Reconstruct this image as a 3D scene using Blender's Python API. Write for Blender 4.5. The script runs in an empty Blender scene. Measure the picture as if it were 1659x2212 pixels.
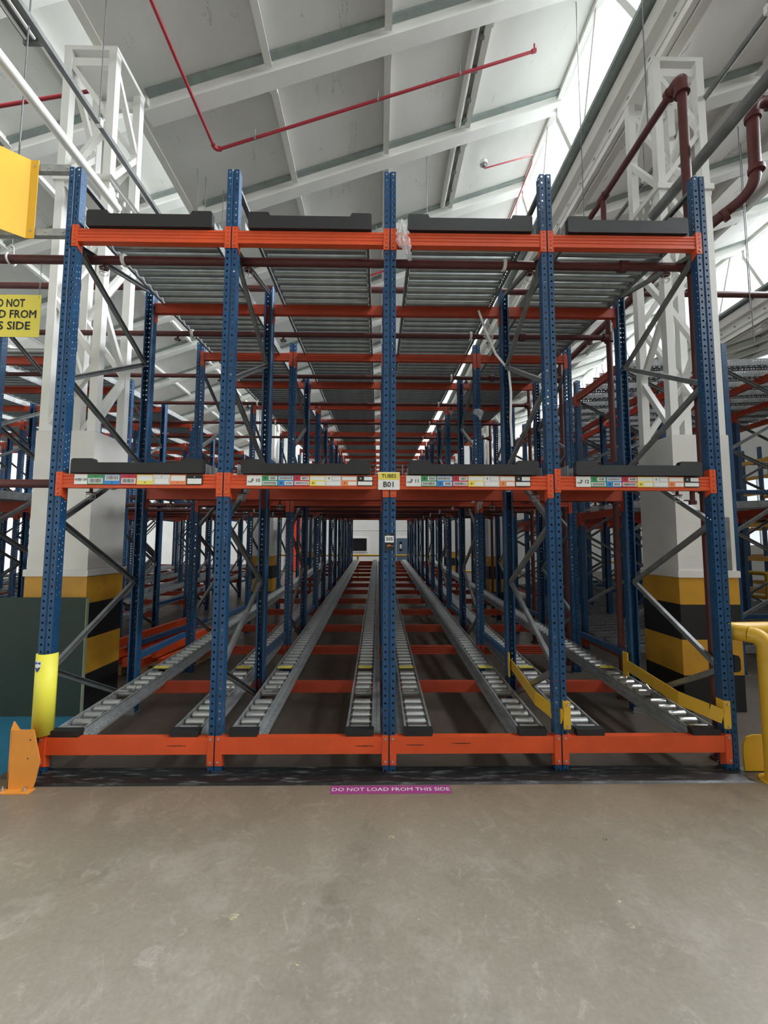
import bpy, bmesh, math, random
from mathutils import Vector, Matrix
from math import radians as R, pi, sin, cos
random.seed(7)
SC = bpy.context.scene
COL = SC.collection
# ------------------------------------------------------------------ camera
cd = bpy.data.cameras.new('camera'); cam = bpy.data.objects.new('camera', cd); COL.objects.link(cam)
F_PX, PITCH, YAW, ROLL, CX, CH, CD = 896.2, .0779, .0138, .0029, -.081, 1.5839, 2.985
cd.sensor_fit = 'VERTICAL'; cd.sensor_height = 36.0; cd.lens = F_PX / 2212 * 36.0
cd.clip_start = .02; cd.clip_end = 200
fw = Vector((sin(YAW)*cos(PITCH), cos(YAW)*cos(PITCH), sin(PITCH)))
rt = Vector((cos(YAW), -sin(YAW), 0)); up = rt.cross(fw)
rt2 = rt*cos(ROLL) + up*sin(ROLL); up2 = up*cos(ROLL) - rt*sin(ROLL)
cam.matrix_world = Matrix(((rt2.x, up2.x, -fw.x, CX), (rt2.y, up2.y, -fw.y, -CD), (rt2.z, up2.z, -fw.z, CH), (0, 0, 0, 1)))
SC.camera = cam
# ------------------------------------------------------------------ sky and light
w = bpy.data.worlds.new('world'); SC.world = w; w.use_nodes = True
w.node_tree.nodes['Background'].inputs[0].default_value = (.93, .97, 1, 1)
w.node_tree.nodes['Background'].inputs[1].default_value = .80
SC.view_settings.view_transform = 'Standard'; SC.view_settings.look = 'None'
SC.view_settings.gamma = 1; SC.view_settings.use_curve_mapping = False
SC.view_settings.exposure = .35
SC.cycles.max_bounces = 8; SC.cycles.diffuse_bounces = 5; SC.cycles.glossy_bounces = 3
SC.cycles.transmission_bounces = 4; SC.cycles.transparent_max_bounces = 8
SC.cycles.sample_clamp_indirect = 6
def area(name, loc, rot, sx, sy, power, col=(1, 1, 1)):
    l = bpy.data.lights.new(name, 'AREA'); l.shape = 'RECTANGLE'; l.size = sx; l.size_y = sy; l.energy = power; l.color = col
    o = bpy.data.objects.new(name, l); COL.objects.link(o); o.location = loc; o.rotation_euler = rot
    return o
# daylight arriving at the outer side of each vertical run of roof glazing
GX = 3.14; GS = 6.1
for i, gx in enumerate((-GX-GS, -GX, GX, GX+GS)):
    sk = area('skylight_daylight', (gx+.22, 4.0, 8.78), (0, R(48), 0), 1.1, 37, 1500, (.97, .98, 1)); sk.data.spread = R(92)

# ------------------------------------------------------------------ materials
def mat(name, col, rough=.5, metal=0, noise=0, nscale=8, bump=0, bscale=60, spec=.5, dirt=None, coat=0):
    m = bpy.data.materials.new(name); m.use_nodes = True
    nt = m.node_tree; b = nt.nodes['Principled BSDF']
    b.inputs['Base Color'].default_value = (*col, 1); b.inputs['Roughness'].default_value = rough
    b.inputs['Metallic'].default_value = metal; b.inputs['Specular IOR Level'].default_value = spec
    b.inputs['Coat Weight'].default_value = coat
    tc = nt.nodes.new('ShaderNodeTexCoord')
    if noise:
        n = nt.nodes.new('ShaderNodeTexNoise'); n.inputs['Scale'].default_value = nscale; n.inputs['Detail'].default_value = 5
        nt.links.new(tc.outputs['Object'], n.inputs['Vector'])
        r = nt.nodes.new('ShaderNodeValToRGB'); r.color_ramp.elements[0].position = .35; r.color_ramp.elements[1].position = .7
        d = dirt or tuple(c*(1-noise) for c in col)
        r.color_ramp.elements[0].color = (*d, 1); r.color_ramp.elements[1].color = (*col, 1)
        nt.links.new(n.outputs['Fac'], r.inputs['Fac']); nt.links.new(r.outputs['Color'], b.inputs['Base Color'])
    if bump:
        n2 = nt.nodes.new('ShaderNodeTexNoise'); n2.inputs['Scale'].default_value = bscale; n2.inputs['Detail'].default_value = 3
        nt.links.new(tc.outputs['Object'], n2.inputs['Vector'])
        bm = nt.nodes.new('ShaderNodeBump'); bm.inputs['Strength'].default_value = bump; bm.inputs['Distance'].default_value = .01
        nt.links.new(n2.outputs['Fac'], bm.inputs['Height']); nt.links.new(bm.outputs['Normal'], b.inputs['Normal'])
    return m
M = {}
M['blue'] = mat('blue_paint', (.011, .071, .175), .40, 0, .3, 5, .1, 90)
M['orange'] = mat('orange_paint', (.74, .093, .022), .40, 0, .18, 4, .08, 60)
M['orange_deep'] = mat('orange_paint_deep', (.50, .062, .022), .45, 0, .25, 4, .08, 60)  # deeper orange for all beams but the main front row
M['galv'] = mat('galvanised_steel', (.50, .52, .52), .42, .5, .3, 14, .1, 120)
M['galvdull'] = mat('dull_galvanised_steel', (.24, .25, .25), .5, .4, .3, 9, .1, 120)
M['roller'] = mat('zinc_roller', (.62, .63, .62), .32, .75, .15, 20)
M['roller_big'] = mat('roller_tube', (.42, .45, .44), .33, .7, .2, 10)
M['black'] = mat('black_plastic', (.016, .016, .017), .55, 0, .1, 30, .25, 200)
M['rubber'] = mat('black_rubber', (.022, .023, .024), .38, 0, 0)
M['pipe'] = mat('oxide_red_pipe', (.115, .027, .024), .5, 0, .3, 6, .15, 60)
M['redpipe'] = mat('crimson_pipe', (.36, .022, .035), .4, 0, .15, 6)
M['white'] = mat('white_paint', (.80, .80, .76), .5, 0, .06, 3, .05, 40)
M['plinth'] = mat('plinth_white_paint', (.76, .74, .69), .6, 0, .1, 3, .15, 30)
M['ochre'] = mat('safety_yellow_band', (.62, .31, .022), .5, 0, .2, 5, .1, 30)
M['band_black'] = mat('band_black', (.010, .010, .010), .5, 0, .2, 5, .1, 30)
M['yellow'] = mat('guard_yellow', (.72, .42, .03), .38, 0, .12, 6, .05, 50)
M['lemon'] = mat('lemon_plastic', (.82, .76, .07), .5, 0, .04, 8)
M['guardorange'] = mat('amber_guard', (.78, .30, .045), .45, 0, .1, 6, .05, 50)
M['signyellow'] = mat('sign_yellow', (.80, .68, .10), .6)
M['boxyellow'] = mat('amber_sheet', (.84, .46, .03), .5, 0, .06, 4)
M['paper'] = mat('label_white', (.82, .82, .79), .4)
M['ink'] = mat('black_ink', (.012, .012, .014), .5)
M['magenta'] = mat('magenta_tape', (.36, .06, .24), .5, 0, .12, 30)
M['green_l'] = mat('label_green', (.05, .30, .12), .4)
M['blue_l'] = mat('label_blue', (.04, .25, .60), .4)
M['red_l'] = mat('label_red', (.55, .03, .06), .4)
M['yel_l'] = mat('label_yellow', (.85, .72, .12), .4)
M['org_l'] = mat('label_orange', (.85, .27, .10), .4)
M['greenboard'] = mat('dark_green_board', (.014, .036, .025), .6, 0, .15, 6, .1, 80)
M['boardedge'] = mat('pale_board_edge', (.30, .32, .22), .6)
M['bolt'] = mat('bolt_steel', (.62, .60, .56), .3, .9)
M['brass'] = mat('brass', (.55, .36, .12), .4, .8)
M['navy'] = mat('navy_print', (.02, .04, .25), .4)
M['wood'] = mat('pallet_wood', (.42, .27, .13), .75, 0, .3, 6, .2, 60)
M['doorblue'] = mat('slate_blue_door', (.10, .145, .22), .5)
M['dark'] = mat('dark_glass', (.01, .01, .012), .2)
M['redcab'] = mat('signal_red_cabinet', (.75, .05, .02), .45)
M['strip'] = mat('zinc_joint_strip', (.30, .35, .33), .5, .2, .2, 6)
M['chain'] = mat('chain_steel', (.5, .5, .5), .4, .9)
def plain(m, c, s):
    b = m.node_tree.nodes['Principled BSDF']; return m
# ceiling paint with hairline cracks
def ceiling_mat(name, col, crack):
    m = mat(name, col, .7, 0, 0); nt = m.node_tree; b = nt.nodes['Principled BSDF']; L = nt.links.new
    tc = nt.nodes.new('ShaderNodeTexCoord')
    n = nt.nodes.new('ShaderNodeTexNoise'); n.inputs['Scale'].default_value = 1.1; n.inputs['Detail'].default_value = 6
    L(tc.outputs['Object'], n.inputs['Vector'])
    r = nt.nodes.new('ShaderNodeValToRGB'); r.color_ramp.elements[0].position = .3; r.color_ramp.elements[1].position = .65
    r.color_ramp.elements[0].color = tuple(c*.88 for c in col)+(1,); r.color_ramp.elements[1].color = (*col, 1)
    L(n.outputs['Fac'], r.inputs['Fac'])
    mp = nt.nodes.new('ShaderNodeMapping'); mp.inputs['Scale'].default_value = (1.2, .16, 1)
    L(tc.outputs['Object'], mp.inputs['Vector'])
    w1 = nt.nodes.new('ShaderNodeTexNoise'); w1.inputs['Scale'].default_value = 2.2; w1.inputs['Detail'].default_value = 8; w1.inputs['Roughness'].default_value = .62
    L(mp.outputs['Vector'], w1.inputs['Vector'])
    s = nt.nodes.new('ShaderNodeMath'); s.operation = 'SUBTRACT'; s.inputs[1].default_value = .5; L(w1.outputs['Fac'], s.inputs[0])
    a = nt.nodes.new('ShaderNodeMath'); a.operation = 'ABSOLUTE'; L(s.outputs[0], a.inputs[0])
    lt = nt.nodes.new('ShaderNodeMath'); lt.operation = 'LESS_THAN'; lt.inputs[1].default_value = crack; L(a.outputs[0], lt.inputs[0])
    n3 = nt.nodes.new('ShaderNodeTexNoise'); n3.inputs['Scale'].default_value = 1.7; L(tc.outputs['Object'], n3.inputs['Vector'])
    g = nt.nodes.new('ShaderNodeMath'); g.operation = 'GREATER_THAN'; g.inputs[1].default_value = .58; L(n3.outputs['Fac'], g.inputs[0])
    mu = nt.nodes.new('ShaderNodeMath'); mu.operation = 'MULTIPLY'; L(lt.outputs[0], mu.inputs[0]); L(g.outputs[0], mu.inputs[1])
    mx = nt.nodes.new('ShaderNodeMix'); mx.data_type = 'RGBA'; L(mu.outputs[0], mx.inputs[0]); L(r.outputs['Color'], mx.inputs[6]); mx.inputs[7].default_value = (.16, .15, .13, 1)
    L(mx.outputs[2], b.inputs['Base Color'])
    return m
M['ceil'] = ceiling_mat('ceiling_paint', (.70, .70, .66), .0012)
M['ceil_old'] = ceiling_mat('ceiling_paint_cracked', (.90, .89, .85), .004)
M['wall'] = mat('wall_paint', (.80, .80, .77), .7, 0, .06, 1.5)
# frosted glazing
g = bpy.data.materials.new('frosted_glazing'); g.use_nodes = True; nt = g.node_tree; nt.nodes.clear()
out = nt.nodes.new('ShaderNodeOutputMaterial'); mx = nt.nodes.new('ShaderNodeMixShader'); tr = nt.nodes.new('ShaderNodeBsdfTransparent'); tl = nt.nodes.new('ShaderNodeBsdfTranslucent')
tr.inputs[0].default_value = (.98, .99, 1, 1); tl.inputs[0].default_value = (.9, .93, .95, 1)
n = nt.nodes.new('ShaderNodeTexNoise'); n.inputs['Scale'].default_value = 3; n.inputs['Detail'].default_value = 6
mr = nt.nodes.new('ShaderNodeMapRange'); mr.inputs[3].default_value = .0; mr.inputs[4].default_value = .10
nt.links.new(n.outputs['Fac'], mr.inputs[0]); nt.links.new(mr.outputs[0], mx.inputs[0])
nt.links.new(tr.outputs[0], mx.inputs[1]); nt.links.new(tl.outputs[0], mx.inputs[2]); nt.links.new(mx.outputs[0], out.inputs[0])
M['glass'] = g
# crumpled clear film
g = bpy.data.materials.new('clear_film'); g.use_nodes = True; nt = g.node_tree; nt.nodes.clear()
out = nt.nodes.new('ShaderNodeOutputMaterial'); mx = nt.nodes.new('ShaderNodeMixShader'); tr = nt.nodes.new('ShaderNodeBsdfTransparent')
p = nt.nodes.new('ShaderNodeBsdfPrincipled'); p.inputs['Base Color'].default_value = (.85, .86, .86, 1); p.inputs['Roughness'].default_value = .2
n = nt.nodes.new('ShaderNodeTexNoise'); n.inputs['Scale'].default_value = 40; mr = nt.nodes.new('ShaderNodeMapRange')
mr.inputs[1].default_value = .35; mr.inputs[2].default_value = .65; mr.inputs[3].default_value = .2; mr.inputs[4].default_value = .85
nt.links.new(n.outputs['Fac'], mr.inputs[0]); nt.links.new(mr.outputs[0], mx.inputs[0])
nt.links.new(tr.outputs[0], mx.inputs[1]); nt.links.new(p.outputs[0], mx.inputs[2]); nt.links.new(mx.outputs[0], out.inputs[0])
M['film'] = g
# rubber ramp with scuffs
nt = M['rubber'].node_tree; b = nt.nodes['Principled BSDF']; tc = nt.nodes.new('ShaderNodeTexCoord')
mp = nt.nodes.new('ShaderNodeMapping'); mp.inputs['Scale'].default_value = (1.6, 14, 1); nt.links.new(tc.outputs['Object'], mp.inputs['Vector'])
n = nt.nodes.new('ShaderNodeTexNoise'); n.inputs['Scale'].default_value = 2.5; n.inputs['Detail'].default_value = 9; n.inputs['Roughness'].default_value = .75
nt.links.new(mp.outputs[0], n.inputs['Vector'])
r = nt.nodes.new('ShaderNodeValToRGB'); r.color_ramp.elements[0].position = .53; r.color_ramp.elements[0].color = (.010, .011, .012, 1)
r.color_ramp.elements[1].position = .75; r.color_ramp.elements[1].color = (.22, .24, .24, 1)
nt.links.new(n.outputs['Fac'], r.inputs['Fac']); nt.links.new(r.outputs['Color'], b.inputs['Base Color'])
# floor: trowelled concrete, blue painted bay on the left, dust, boot prints, specks
fm = mat('floor_concrete', (.2, .18, .15), .5); nt = fm.node_tree; b = nt.nodes['Principled BSDF']; L = nt.links.new
tc = nt.nodes.new('ShaderNodeTexCoord'); OB = tc.outputs['Object']
sx = nt.nodes.new('ShaderNodeSeparateXYZ'); L(OB, sx.inputs[0])
def nd(t, **k):
    x = nt.nodes.new(t)
    for a, v in k.items(): setattr(x, a, v)
    return x
def mth(op, a, c=None, clamp=False):
    x = nd('ShaderNodeMath', operation=op); x.use_clamp = clamp
    for i, v in enumerate((a, c)):
        if v is None: continue
        if isinstance(v, (int, float)): x.inputs[i].default_value = v
        else: L(v, x.inputs[i])
    return x.outputs[0]
def noise(scale, detail=5, rough=.5, vec=None, dist=0):
    x = nd('ShaderNodeTexNoise'); x.inputs['Scale'].default_value = scale; x.inputs['Detail'].default_value = detail
    x.inputs['Roughness'].default_value = rough; x.inputs['Distortion'].default_value = dist; L(vec or OB, x.inputs['Vector']); return x.outputs['Fac']
def ramp(f, *st):
    x = nd('ShaderNodeValToRGB'); e = x.color_ramp.elements
    while len(e) < len(st): e.new(.5)
    for i, (p_, c) in enumerate(st): e[i].position = p_; e[i].color = (*c, 1) if len(c) == 3 else c
    L(f, x.inputs[0]); return x.outputs[0]
def mixc(f, a, c, t='MIX'):
    x = nd('ShaderNodeMix', data_type='RGBA', blend_type=t)
    if isinstance(f, (int, float)): x.inputs[0].default_value = f
    else: L(f, x.inputs[0])
    for i, v in ((6, a), (7, c)):
        if isinstance(v, tuple): x.inputs[i].default_value = (*v, 1)
        else: L(v, x.inputs[i])
    return x.outputs[2]
base = ramp(noise(.9, 7, .6), (.3, (.27, .242, .195)), (.5, (.345, .316, .26)), (.72, (.43, .40, .34)))
dust = ramp(noise(3.2, 10, .72, dist=.4), (.50, (0, 0, 0)), (.66, (1, 1, 1)))
smudge = ramp(noise(7.5, 9, .78, dist=1.2), (.56, (0, 0, 0)), (.66, (1, 1, 1)))
dark = ramp(noise(2.1, 8, .7), (.30, (1, 1, 1)), (.44, (0, 0, 0)))
base = mixc(mth('MULTIPLY', dark, .50), base, (.16, .145, .115))
base = mixc(mth('MULTIPLY', smudge, .42), base, (.60, .58, .53))
base = mixc(mth('MULTIPLY', dust, .50), base, (.50, .48, .43))
fine = ramp(noise(46, 4, .7), (.35, (.90, .90, .90)), (.7, (1.06, 1.06, 1.06)))
base = mixc(1.0, base, fine, 'MULTIPLY')
def ell(cx, cy, ax, ay, ang=0):
    dx = mth('SUBTRACT', sx.outputs[0], cx); dy = mth('SUBTRACT', sx.outputs[1], cy)
    u = mth('ADD', mth('MULTIPLY', dx, cos(ang)/ax), mth('MULTIPLY', dy, sin(ang)/ax))
    v = mth('ADD', mth('MULTIPLY', dx, -sin(ang)/ay), mth('MULTIPLY', dy, cos(ang)/ay))
    d = mth('ADD', mth('MULTIPLY', u, u), mth('MULTIPLY', v, v))
    return mth('LESS_THAN', d, 1.0), u, v
for (cx, cy, ax, ay, an) in ((.26, -.72, .13, .04, .1), (.93, -.55, .13, .035, -.15), (-1.1, -.74, .12, .035, .15), (.12, -.87, .06, .05, .3), (1.9, -.60, .09, .03, .2)):
    m_, u, v = ell(cx, cy, ax, ay, an)
    bars = mth('GREATER_THAN', mth('SINE', mth('MULTIPLY', u, 30.0)), .1)
    base = mixc(mth('MULTIPLY', mth('MULTIPLY', m_, bars), mth('MULTIPLY', noise(14, 3), .5)), base, (.42, .40, .36))
for (cx, cy, rr, c) in ((0, -.60, .018, (.62, .55, .33)), (-.69, -1.08, .02, (.62, .55, .30)), (-.68, -1.075, .012, (.7, .66, .5)), (.98, -1.14, .016, (.55, .5, .38)), (1.02, -1.13, .008, (.5, .42, .25)), (-.38, -1.28, .012, (.6, .5, .25)), (.1, -1.10, .007, (.6, .6, .55)), (1.15, -.63, .012, (.03, .03, .03)), (-.86, -.78, .02, (.45, .45, .42)), (1.0, -1.02, .008, (.7, .7, .65)), (1.3, -.95, .006, (.7, .7, .65)), (-.4, -1.02, .008, (.5, .5, .45))):
    m_, u, v = ell(cx, cy, rr, rr*.8)
    base = mixc(mth('MULTIPLY', m_, mth('GREATER_THAN', noise(70, 2), .50)), base, c)
# browner towards the racking, its shade painted into the floor below and behind, blue paint left of it
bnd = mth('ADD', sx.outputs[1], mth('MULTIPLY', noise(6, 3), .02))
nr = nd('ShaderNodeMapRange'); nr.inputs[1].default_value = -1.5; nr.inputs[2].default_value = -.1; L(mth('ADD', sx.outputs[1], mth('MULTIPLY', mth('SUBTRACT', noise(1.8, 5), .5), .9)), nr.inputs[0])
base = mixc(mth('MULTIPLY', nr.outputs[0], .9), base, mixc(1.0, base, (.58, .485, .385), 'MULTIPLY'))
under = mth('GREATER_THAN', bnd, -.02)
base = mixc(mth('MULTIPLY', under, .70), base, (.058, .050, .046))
blu = mth('MULTIPLY', mth('LESS_THAN', sx.outputs[0], -2.66), mth('MULTIPLY', mth('GREATER_THAN', sx.outputs[1], -.13), mth('LESS_THAN', sx.outputs[1], 1.2)))
base = mixc(blu, base, (.03, .17, .27))
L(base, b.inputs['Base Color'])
ro = mth('ADD', .16, mth('MULTIPLY', noise(2.4, 8, .65), .45)); L(ro, b.inputs['Roughness'])
bp = nd('ShaderNodeBump'); bp.inputs['Strength'].default_value = .25; bp.inputs['Distance'].default_value = .004; L(noise(25, 6, .6), bp.inputs['Height']); L(bp.outputs[0], b.inputs['Normal'])
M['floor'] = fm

# ------------------------------------------------------------------ mesh helpers
class MB:
    def __init__(s): s.v = []; s.f = []; s.sm = []
    def add(s, vs, fs, smooth=False):
        o = len(s.v); s.v += [tuple(v) for v in vs]; s.f += [tuple(i+o for i in f) for f in fs]; s.sm += [smooth]*len(fs)
        return s
    def box(s, x0, x1, y0, y1, z0, z1, ch=0):
        if ch:
            return s.prism([(x0+ch, z0), (x1-ch, z0), (x1, z0+ch), (x1, z1-ch), (x1-ch, z1), (x0+ch, z1), (x0, z1-ch), (x0, z0+ch)], 'y', y0, y1)
        v = [(x, y, z) for x in (x0, x1) for y in (y0, y1) for z in (z0, z1)]
        return s.add(v, [(0, 1, 3, 2), (4, 6, 7, 5), (0, 4, 5, 1), (2, 3, 7, 6), (0, 2, 6, 4), (1, 5, 7, 3)])
    def prism(s, pts, axis, a, b_):
        n = len(pts)
        if axis == 'x': f = lambda p, t: (t, p[0], p[1])
        elif axis == 'y': f = lambda p, t: (p[0], t, p[1])
        else: f = lambda p, t: (p[0], p[1], t)
        v = [f(p, a) for p in pts] + [f(p, b_) for p in pts]
        return s.add(v, [tuple(range(n)), tuple(range(2*n-1, n-1, -1))] + [(i, i+n, (i+1) % n+n, (i+1) % n) for i in range(n)])
    def bar(s, a, b_, wd, hd, upv=(0, 0, 1)):
        a = Vector(a); b_ = Vector(b_); d = (b_-a).normalized(); u = Vector(upv)
        if abs(d.dot(u)) > .98: u = Vector((1, 0, 0))
        r = d.cross(u).normalized()*wd/2; u = r.cross(d).normalized()*hd/2
        v = [p+sr*r+su*u for p in (a, b_) for sr, su in ((-1, -1), (1, -1), (1, 1), (-1, 1))]
        return s.add(v, [(3, 2, 1, 0), (4, 5, 6, 7), (0, 1, 5, 4), (1, 2, 6, 5), (2, 3, 7, 6), (3, 0, 4, 7)])
    def tube(s, pts, r, n=12, caps=True):
        pts = [Vector(p) for p in pts]; rs = r if isinstance(r, (list, tuple)) else [r]*len(pts)
        vs = []; pu = None
        for i, p in enumerate(pts):
            d = (pts[min(i+1, len(pts)-1)]-pts[max(i-1, 0)]).normalized()
            if pu is None: u = Vector((0, 0, 1)) if abs(d.z) < .9 else Vector((1, 0, 0))
            else: u = pu
            x = d.cross(u).normalized(); y = x.cross(d).normalized(); pu = y
            vs += [p+rs[i]*(cos(2*pi*k/n)*x+sin(2*pi*k/n)*y) for k in range(n)]
        fs = [(i*n+k, i*n+(k+1) % n, (i+1)*n+(k+1) % n, (i+1)*n+k) for i in range(len(pts)-1) for k in range(n)]
        s.add(vs, fs, True)
        if caps:
            s.add(vs[:n], [tuple(range(n-1, -1, -1))]); s.add(vs[-n:], [tuple(range(n))])
        return s
    def perf(s, org, du, dv, wd, pitch, n, hu, hv, r, rim=.003, sides=6, nrm=None):
        """perforated strip: n cells of wd x pitch with a hole at (hu,hv) of radius r"""
        org = Vector(org); du = Vector(du); dv = Vector(dv); nn = du.cross(dv)
        bl = [(0, 0), (wd/2, 0), (wd, 0), (wd, pitch/2), (wd, pitch), (wd/2, pitch), (0, pitch), (0, pitch/2)]
        an = [math.atan2(b_[1]-hv, b_[0]-hu) for b_ in bl]
        vs = []; fs = []
        for k in range(n):
            o = len(vs); q = org+dv*(k*pitch)
            vs += [q+du*x+dv*y for x, y in bl] + [q+du*(hu+r*cos(a))+dv*(hv+r*sin(a)) for a in an]
            fs += [(o+i, o+(i+1) % 8, o+8+(i+1) % 8, o+8+i) for i in range(8)]
            if rim:
                vs += [q+du*(hu+r*cos(a))+dv*(hv+r*sin(a))+nn*rim for a in an]
                fs += [(o+8+i, o+8+(i+1) % 8, o+16+(i+1) % 8, o+16+i) for i in range(8)]
        return s.add(vs, fs)
    def mesh(s, name, m):
        me = bpy.data.meshes.new(name); me.from_pydata(s.v, [], s.f); me.materials.append(M[m] if isinstance(m, str) else m)
        if any(s.sm): me.polygons.foreach_set('use_smooth', s.sm)
        me.update(); return me
def T(x=0, y=0, z=0, rz=0, rx=0): return Matrix.Translation((x, y, z)) @ Matrix.Rotation(rz, 4, 'Z') @ Matrix.Rotation(rx, 4, 'X')
def link(name, me, parent=None, mx=None, **props):
    o = bpy.data.objects.new(name, me); COL.objects.link(o)
    if parent: o.parent = parent
    if mx is not None: o.matrix_local = mx
    for k, v in props.items(): o[k] = v
    return o
def thing(name, label, cat, mx=None, group=None, me=None):
    o = link(name, me, None, mx, label=label, category=cat)
    if group: o['group'] = group
    return o
def struct(name, me, parent=None, mx=None):
    o = link(name, me, parent, mx)
    o['kind'] = 'structure'
    return o
def one(name, mb, m, parent=None, mx=None, **p): return link(name, mb.mesh(name, m), parent, mx, **p)
def arc(p0, p1, p2, r, n=6):
    """round the corner p1 between p0 and p2"""
    p0, p1, p2 = map(Vector, (p0, p1, p2)); a = (p0-p1).normalized(); b_ = (p2-p1).normalized()
    s0 = p1+a*r; s2 = p1+b_*r
    return [s0*(1-t)**2+p1*2*t*(1-t)+s2*t*t for t in [i/n for i in range(n+1)]]
TXT = {}
def text(name, body, size, m, parent, mx, bold=0, ax='CENTER', sxl=1, fit=0):
    k = (body, size, m, bold, ax, sxl, fit)
    if k not in TXT:
        c = bpy.data.curves.new('t', 'FONT'); c.body = body; c.size = size; c.align_x = ax; c.align_y = 'CENTER'; c.resolution_u = 2
        c.space_line = .95
        o = bpy.data.objects.new('t', c); COL.objects.link(o)
        bpy.context.view_layer.update()
        me = bpy.data.meshes.new_from_object(o.evaluated_get(bpy.context.evaluated_depsgraph_get()))
        bpy.data.objects.remove(o)
        if bold:    # heavier strokes: the same glyphs overlaid a hair to each side
            n0 = len(me.vertices); P = [v.co.copy() for v in me.vertices]; Fc = [tuple(p.vertices) for p in me.polygons]; V2 = []; F2 = []
            for q, (dx, dy) in enumerate(((-bold, 0), (bold, 0), (0, bold), (0, -bold))):
                V2 += [(p.x+dx, p.y+dy, p.z+q*1e-5) for p in P]; F2 += [tuple(i+q*n0 for i in f_) for f_ in Fc]
            me = bpy.data.meshes.new(name); me.from_pydata(V2, [], F2)
        me.materials.clear(); me.materials.append(M[m]); me.name = name
        if fit: xs = [v.co.x for v in me.vertices]; sxl = fit/(max(xs)-min(xs))
        me.transform(Matrix.Diagonal((sxl, 1, 1, 1)))
        TXT[k] = me
    return link(name, TXT[k], parent, mx)
UPR = Matrix.Rotation(pi/2, 4, 'X')       # text plane facing -Y
def TXF(x, y, z): return Matrix.Translation((x, y, z)) @ UPR
ORD = ['first', 'second', 'third', 'fourth', 'fifth', 'sixth', 'seventh', 'eighth', 'ninth', 'tenth', 'eleventh', 'twelfth', 'thirteenth', 'fourteenth']

# ------------------------------------------------------------------ setting: floor, walls
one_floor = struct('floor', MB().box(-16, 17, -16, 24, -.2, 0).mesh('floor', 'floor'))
struct('wall_back', MB().box(-16, 17, 22, 22.2, 0, 9.6).mesh('wall_back', 'wall'))
wl = struct('wall_left', MB().box(-16.2, -16, -15, 22, 0, 9.6).mesh('wall_left', 'wall'))
struct('wall_front', MB().box(-16, 17, -15.2, -15, 0, 9.6).mesh('wall_front', 'wall'))
# right wall with a run of windows
wr = MB(); wr.box(17, 17.2, -15, 22, 0, 1.6).box(17, 17.2, -15, 22, 4.6, 9.6).box(17, 17.2, -15, -7, 1.6, 4.6)
for k in range(10): wr.box(17, 17.2, -7+k*2.95, -7+k*2.95+.5, 1.6, 4.6)
struct('wall_right', wr.mesh('wall_right', 'wall'))
for k in range(9):
    y0 = -7+k*2.95+.5
    f = MB().box(17.02, 17.1, y0, y0+.06, 1.6, 4.6).box(17.02, 17.1, y0+2.39, y0+2.45, 1.6, 4.6).box(17.02, 17.1, y0, y0+2.45, 3.05, 3.11).box(17.02, 17.1, y0+1.2, y0+1.25, 1.6, 4.6)
    wn = struct('window_%d' % (k+1), f.mesh('window', 'white'))
    struct('pane', MB().box(17.05, 17.06, y0+.06, y0+2.39, 1.6, 4.6).mesh('pane', 'glass'), wn)
# wall details far behind the racking
struct('trim_1', MB().box(-6, 6, 21.985, 22, 2.42, 2.45).mesh('trim', 'plinth'))
wd = struct('window_10', MB().box(-1.75, -.70, 21.95, 22, 1.12, 2.0).mesh('window_frame', 'white'))
struct('pane', MB().box(-1.69, -.77, 21.94, 21.95, 1.19, 1.94).mesh('pane', 'dark'), wd)
dr = struct('door_1', MB().box(.98, 1.98, 21.93, 21.99, 0, 2.0).mesh('door_frame', 'white'))
struct('door_leaf', MB().box(1.04, 1.92, 21.89, 21.93, 0, 1.95, .01).mesh('door_leaf', 'doorblue'), dr)
struct('door_glass', MB().box(1.2, 1.34, 21.88, 21.89, 1.2, 1.74).mesh('door_glass', 'dark'), dr)
struct('door_pane', MB().box(1.22, 1.32, 21.875, 21.88, 1.33, 1.6).mesh('door_pane', 'paper'), dr)
d2 = struct('door_2', MB().box(-5.6, -4.6, 21.9, 22, 0, 3.4).mesh('door_shutter', 'redcab'))
for k in range(12): struct('shutter_slat', MB().box(-5.55, -4.65, 21.88, 21.9, .1+k*.27, .1+k*.27+.24, .02).mesh('shutter_slat', 'redcab'), d2)

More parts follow.
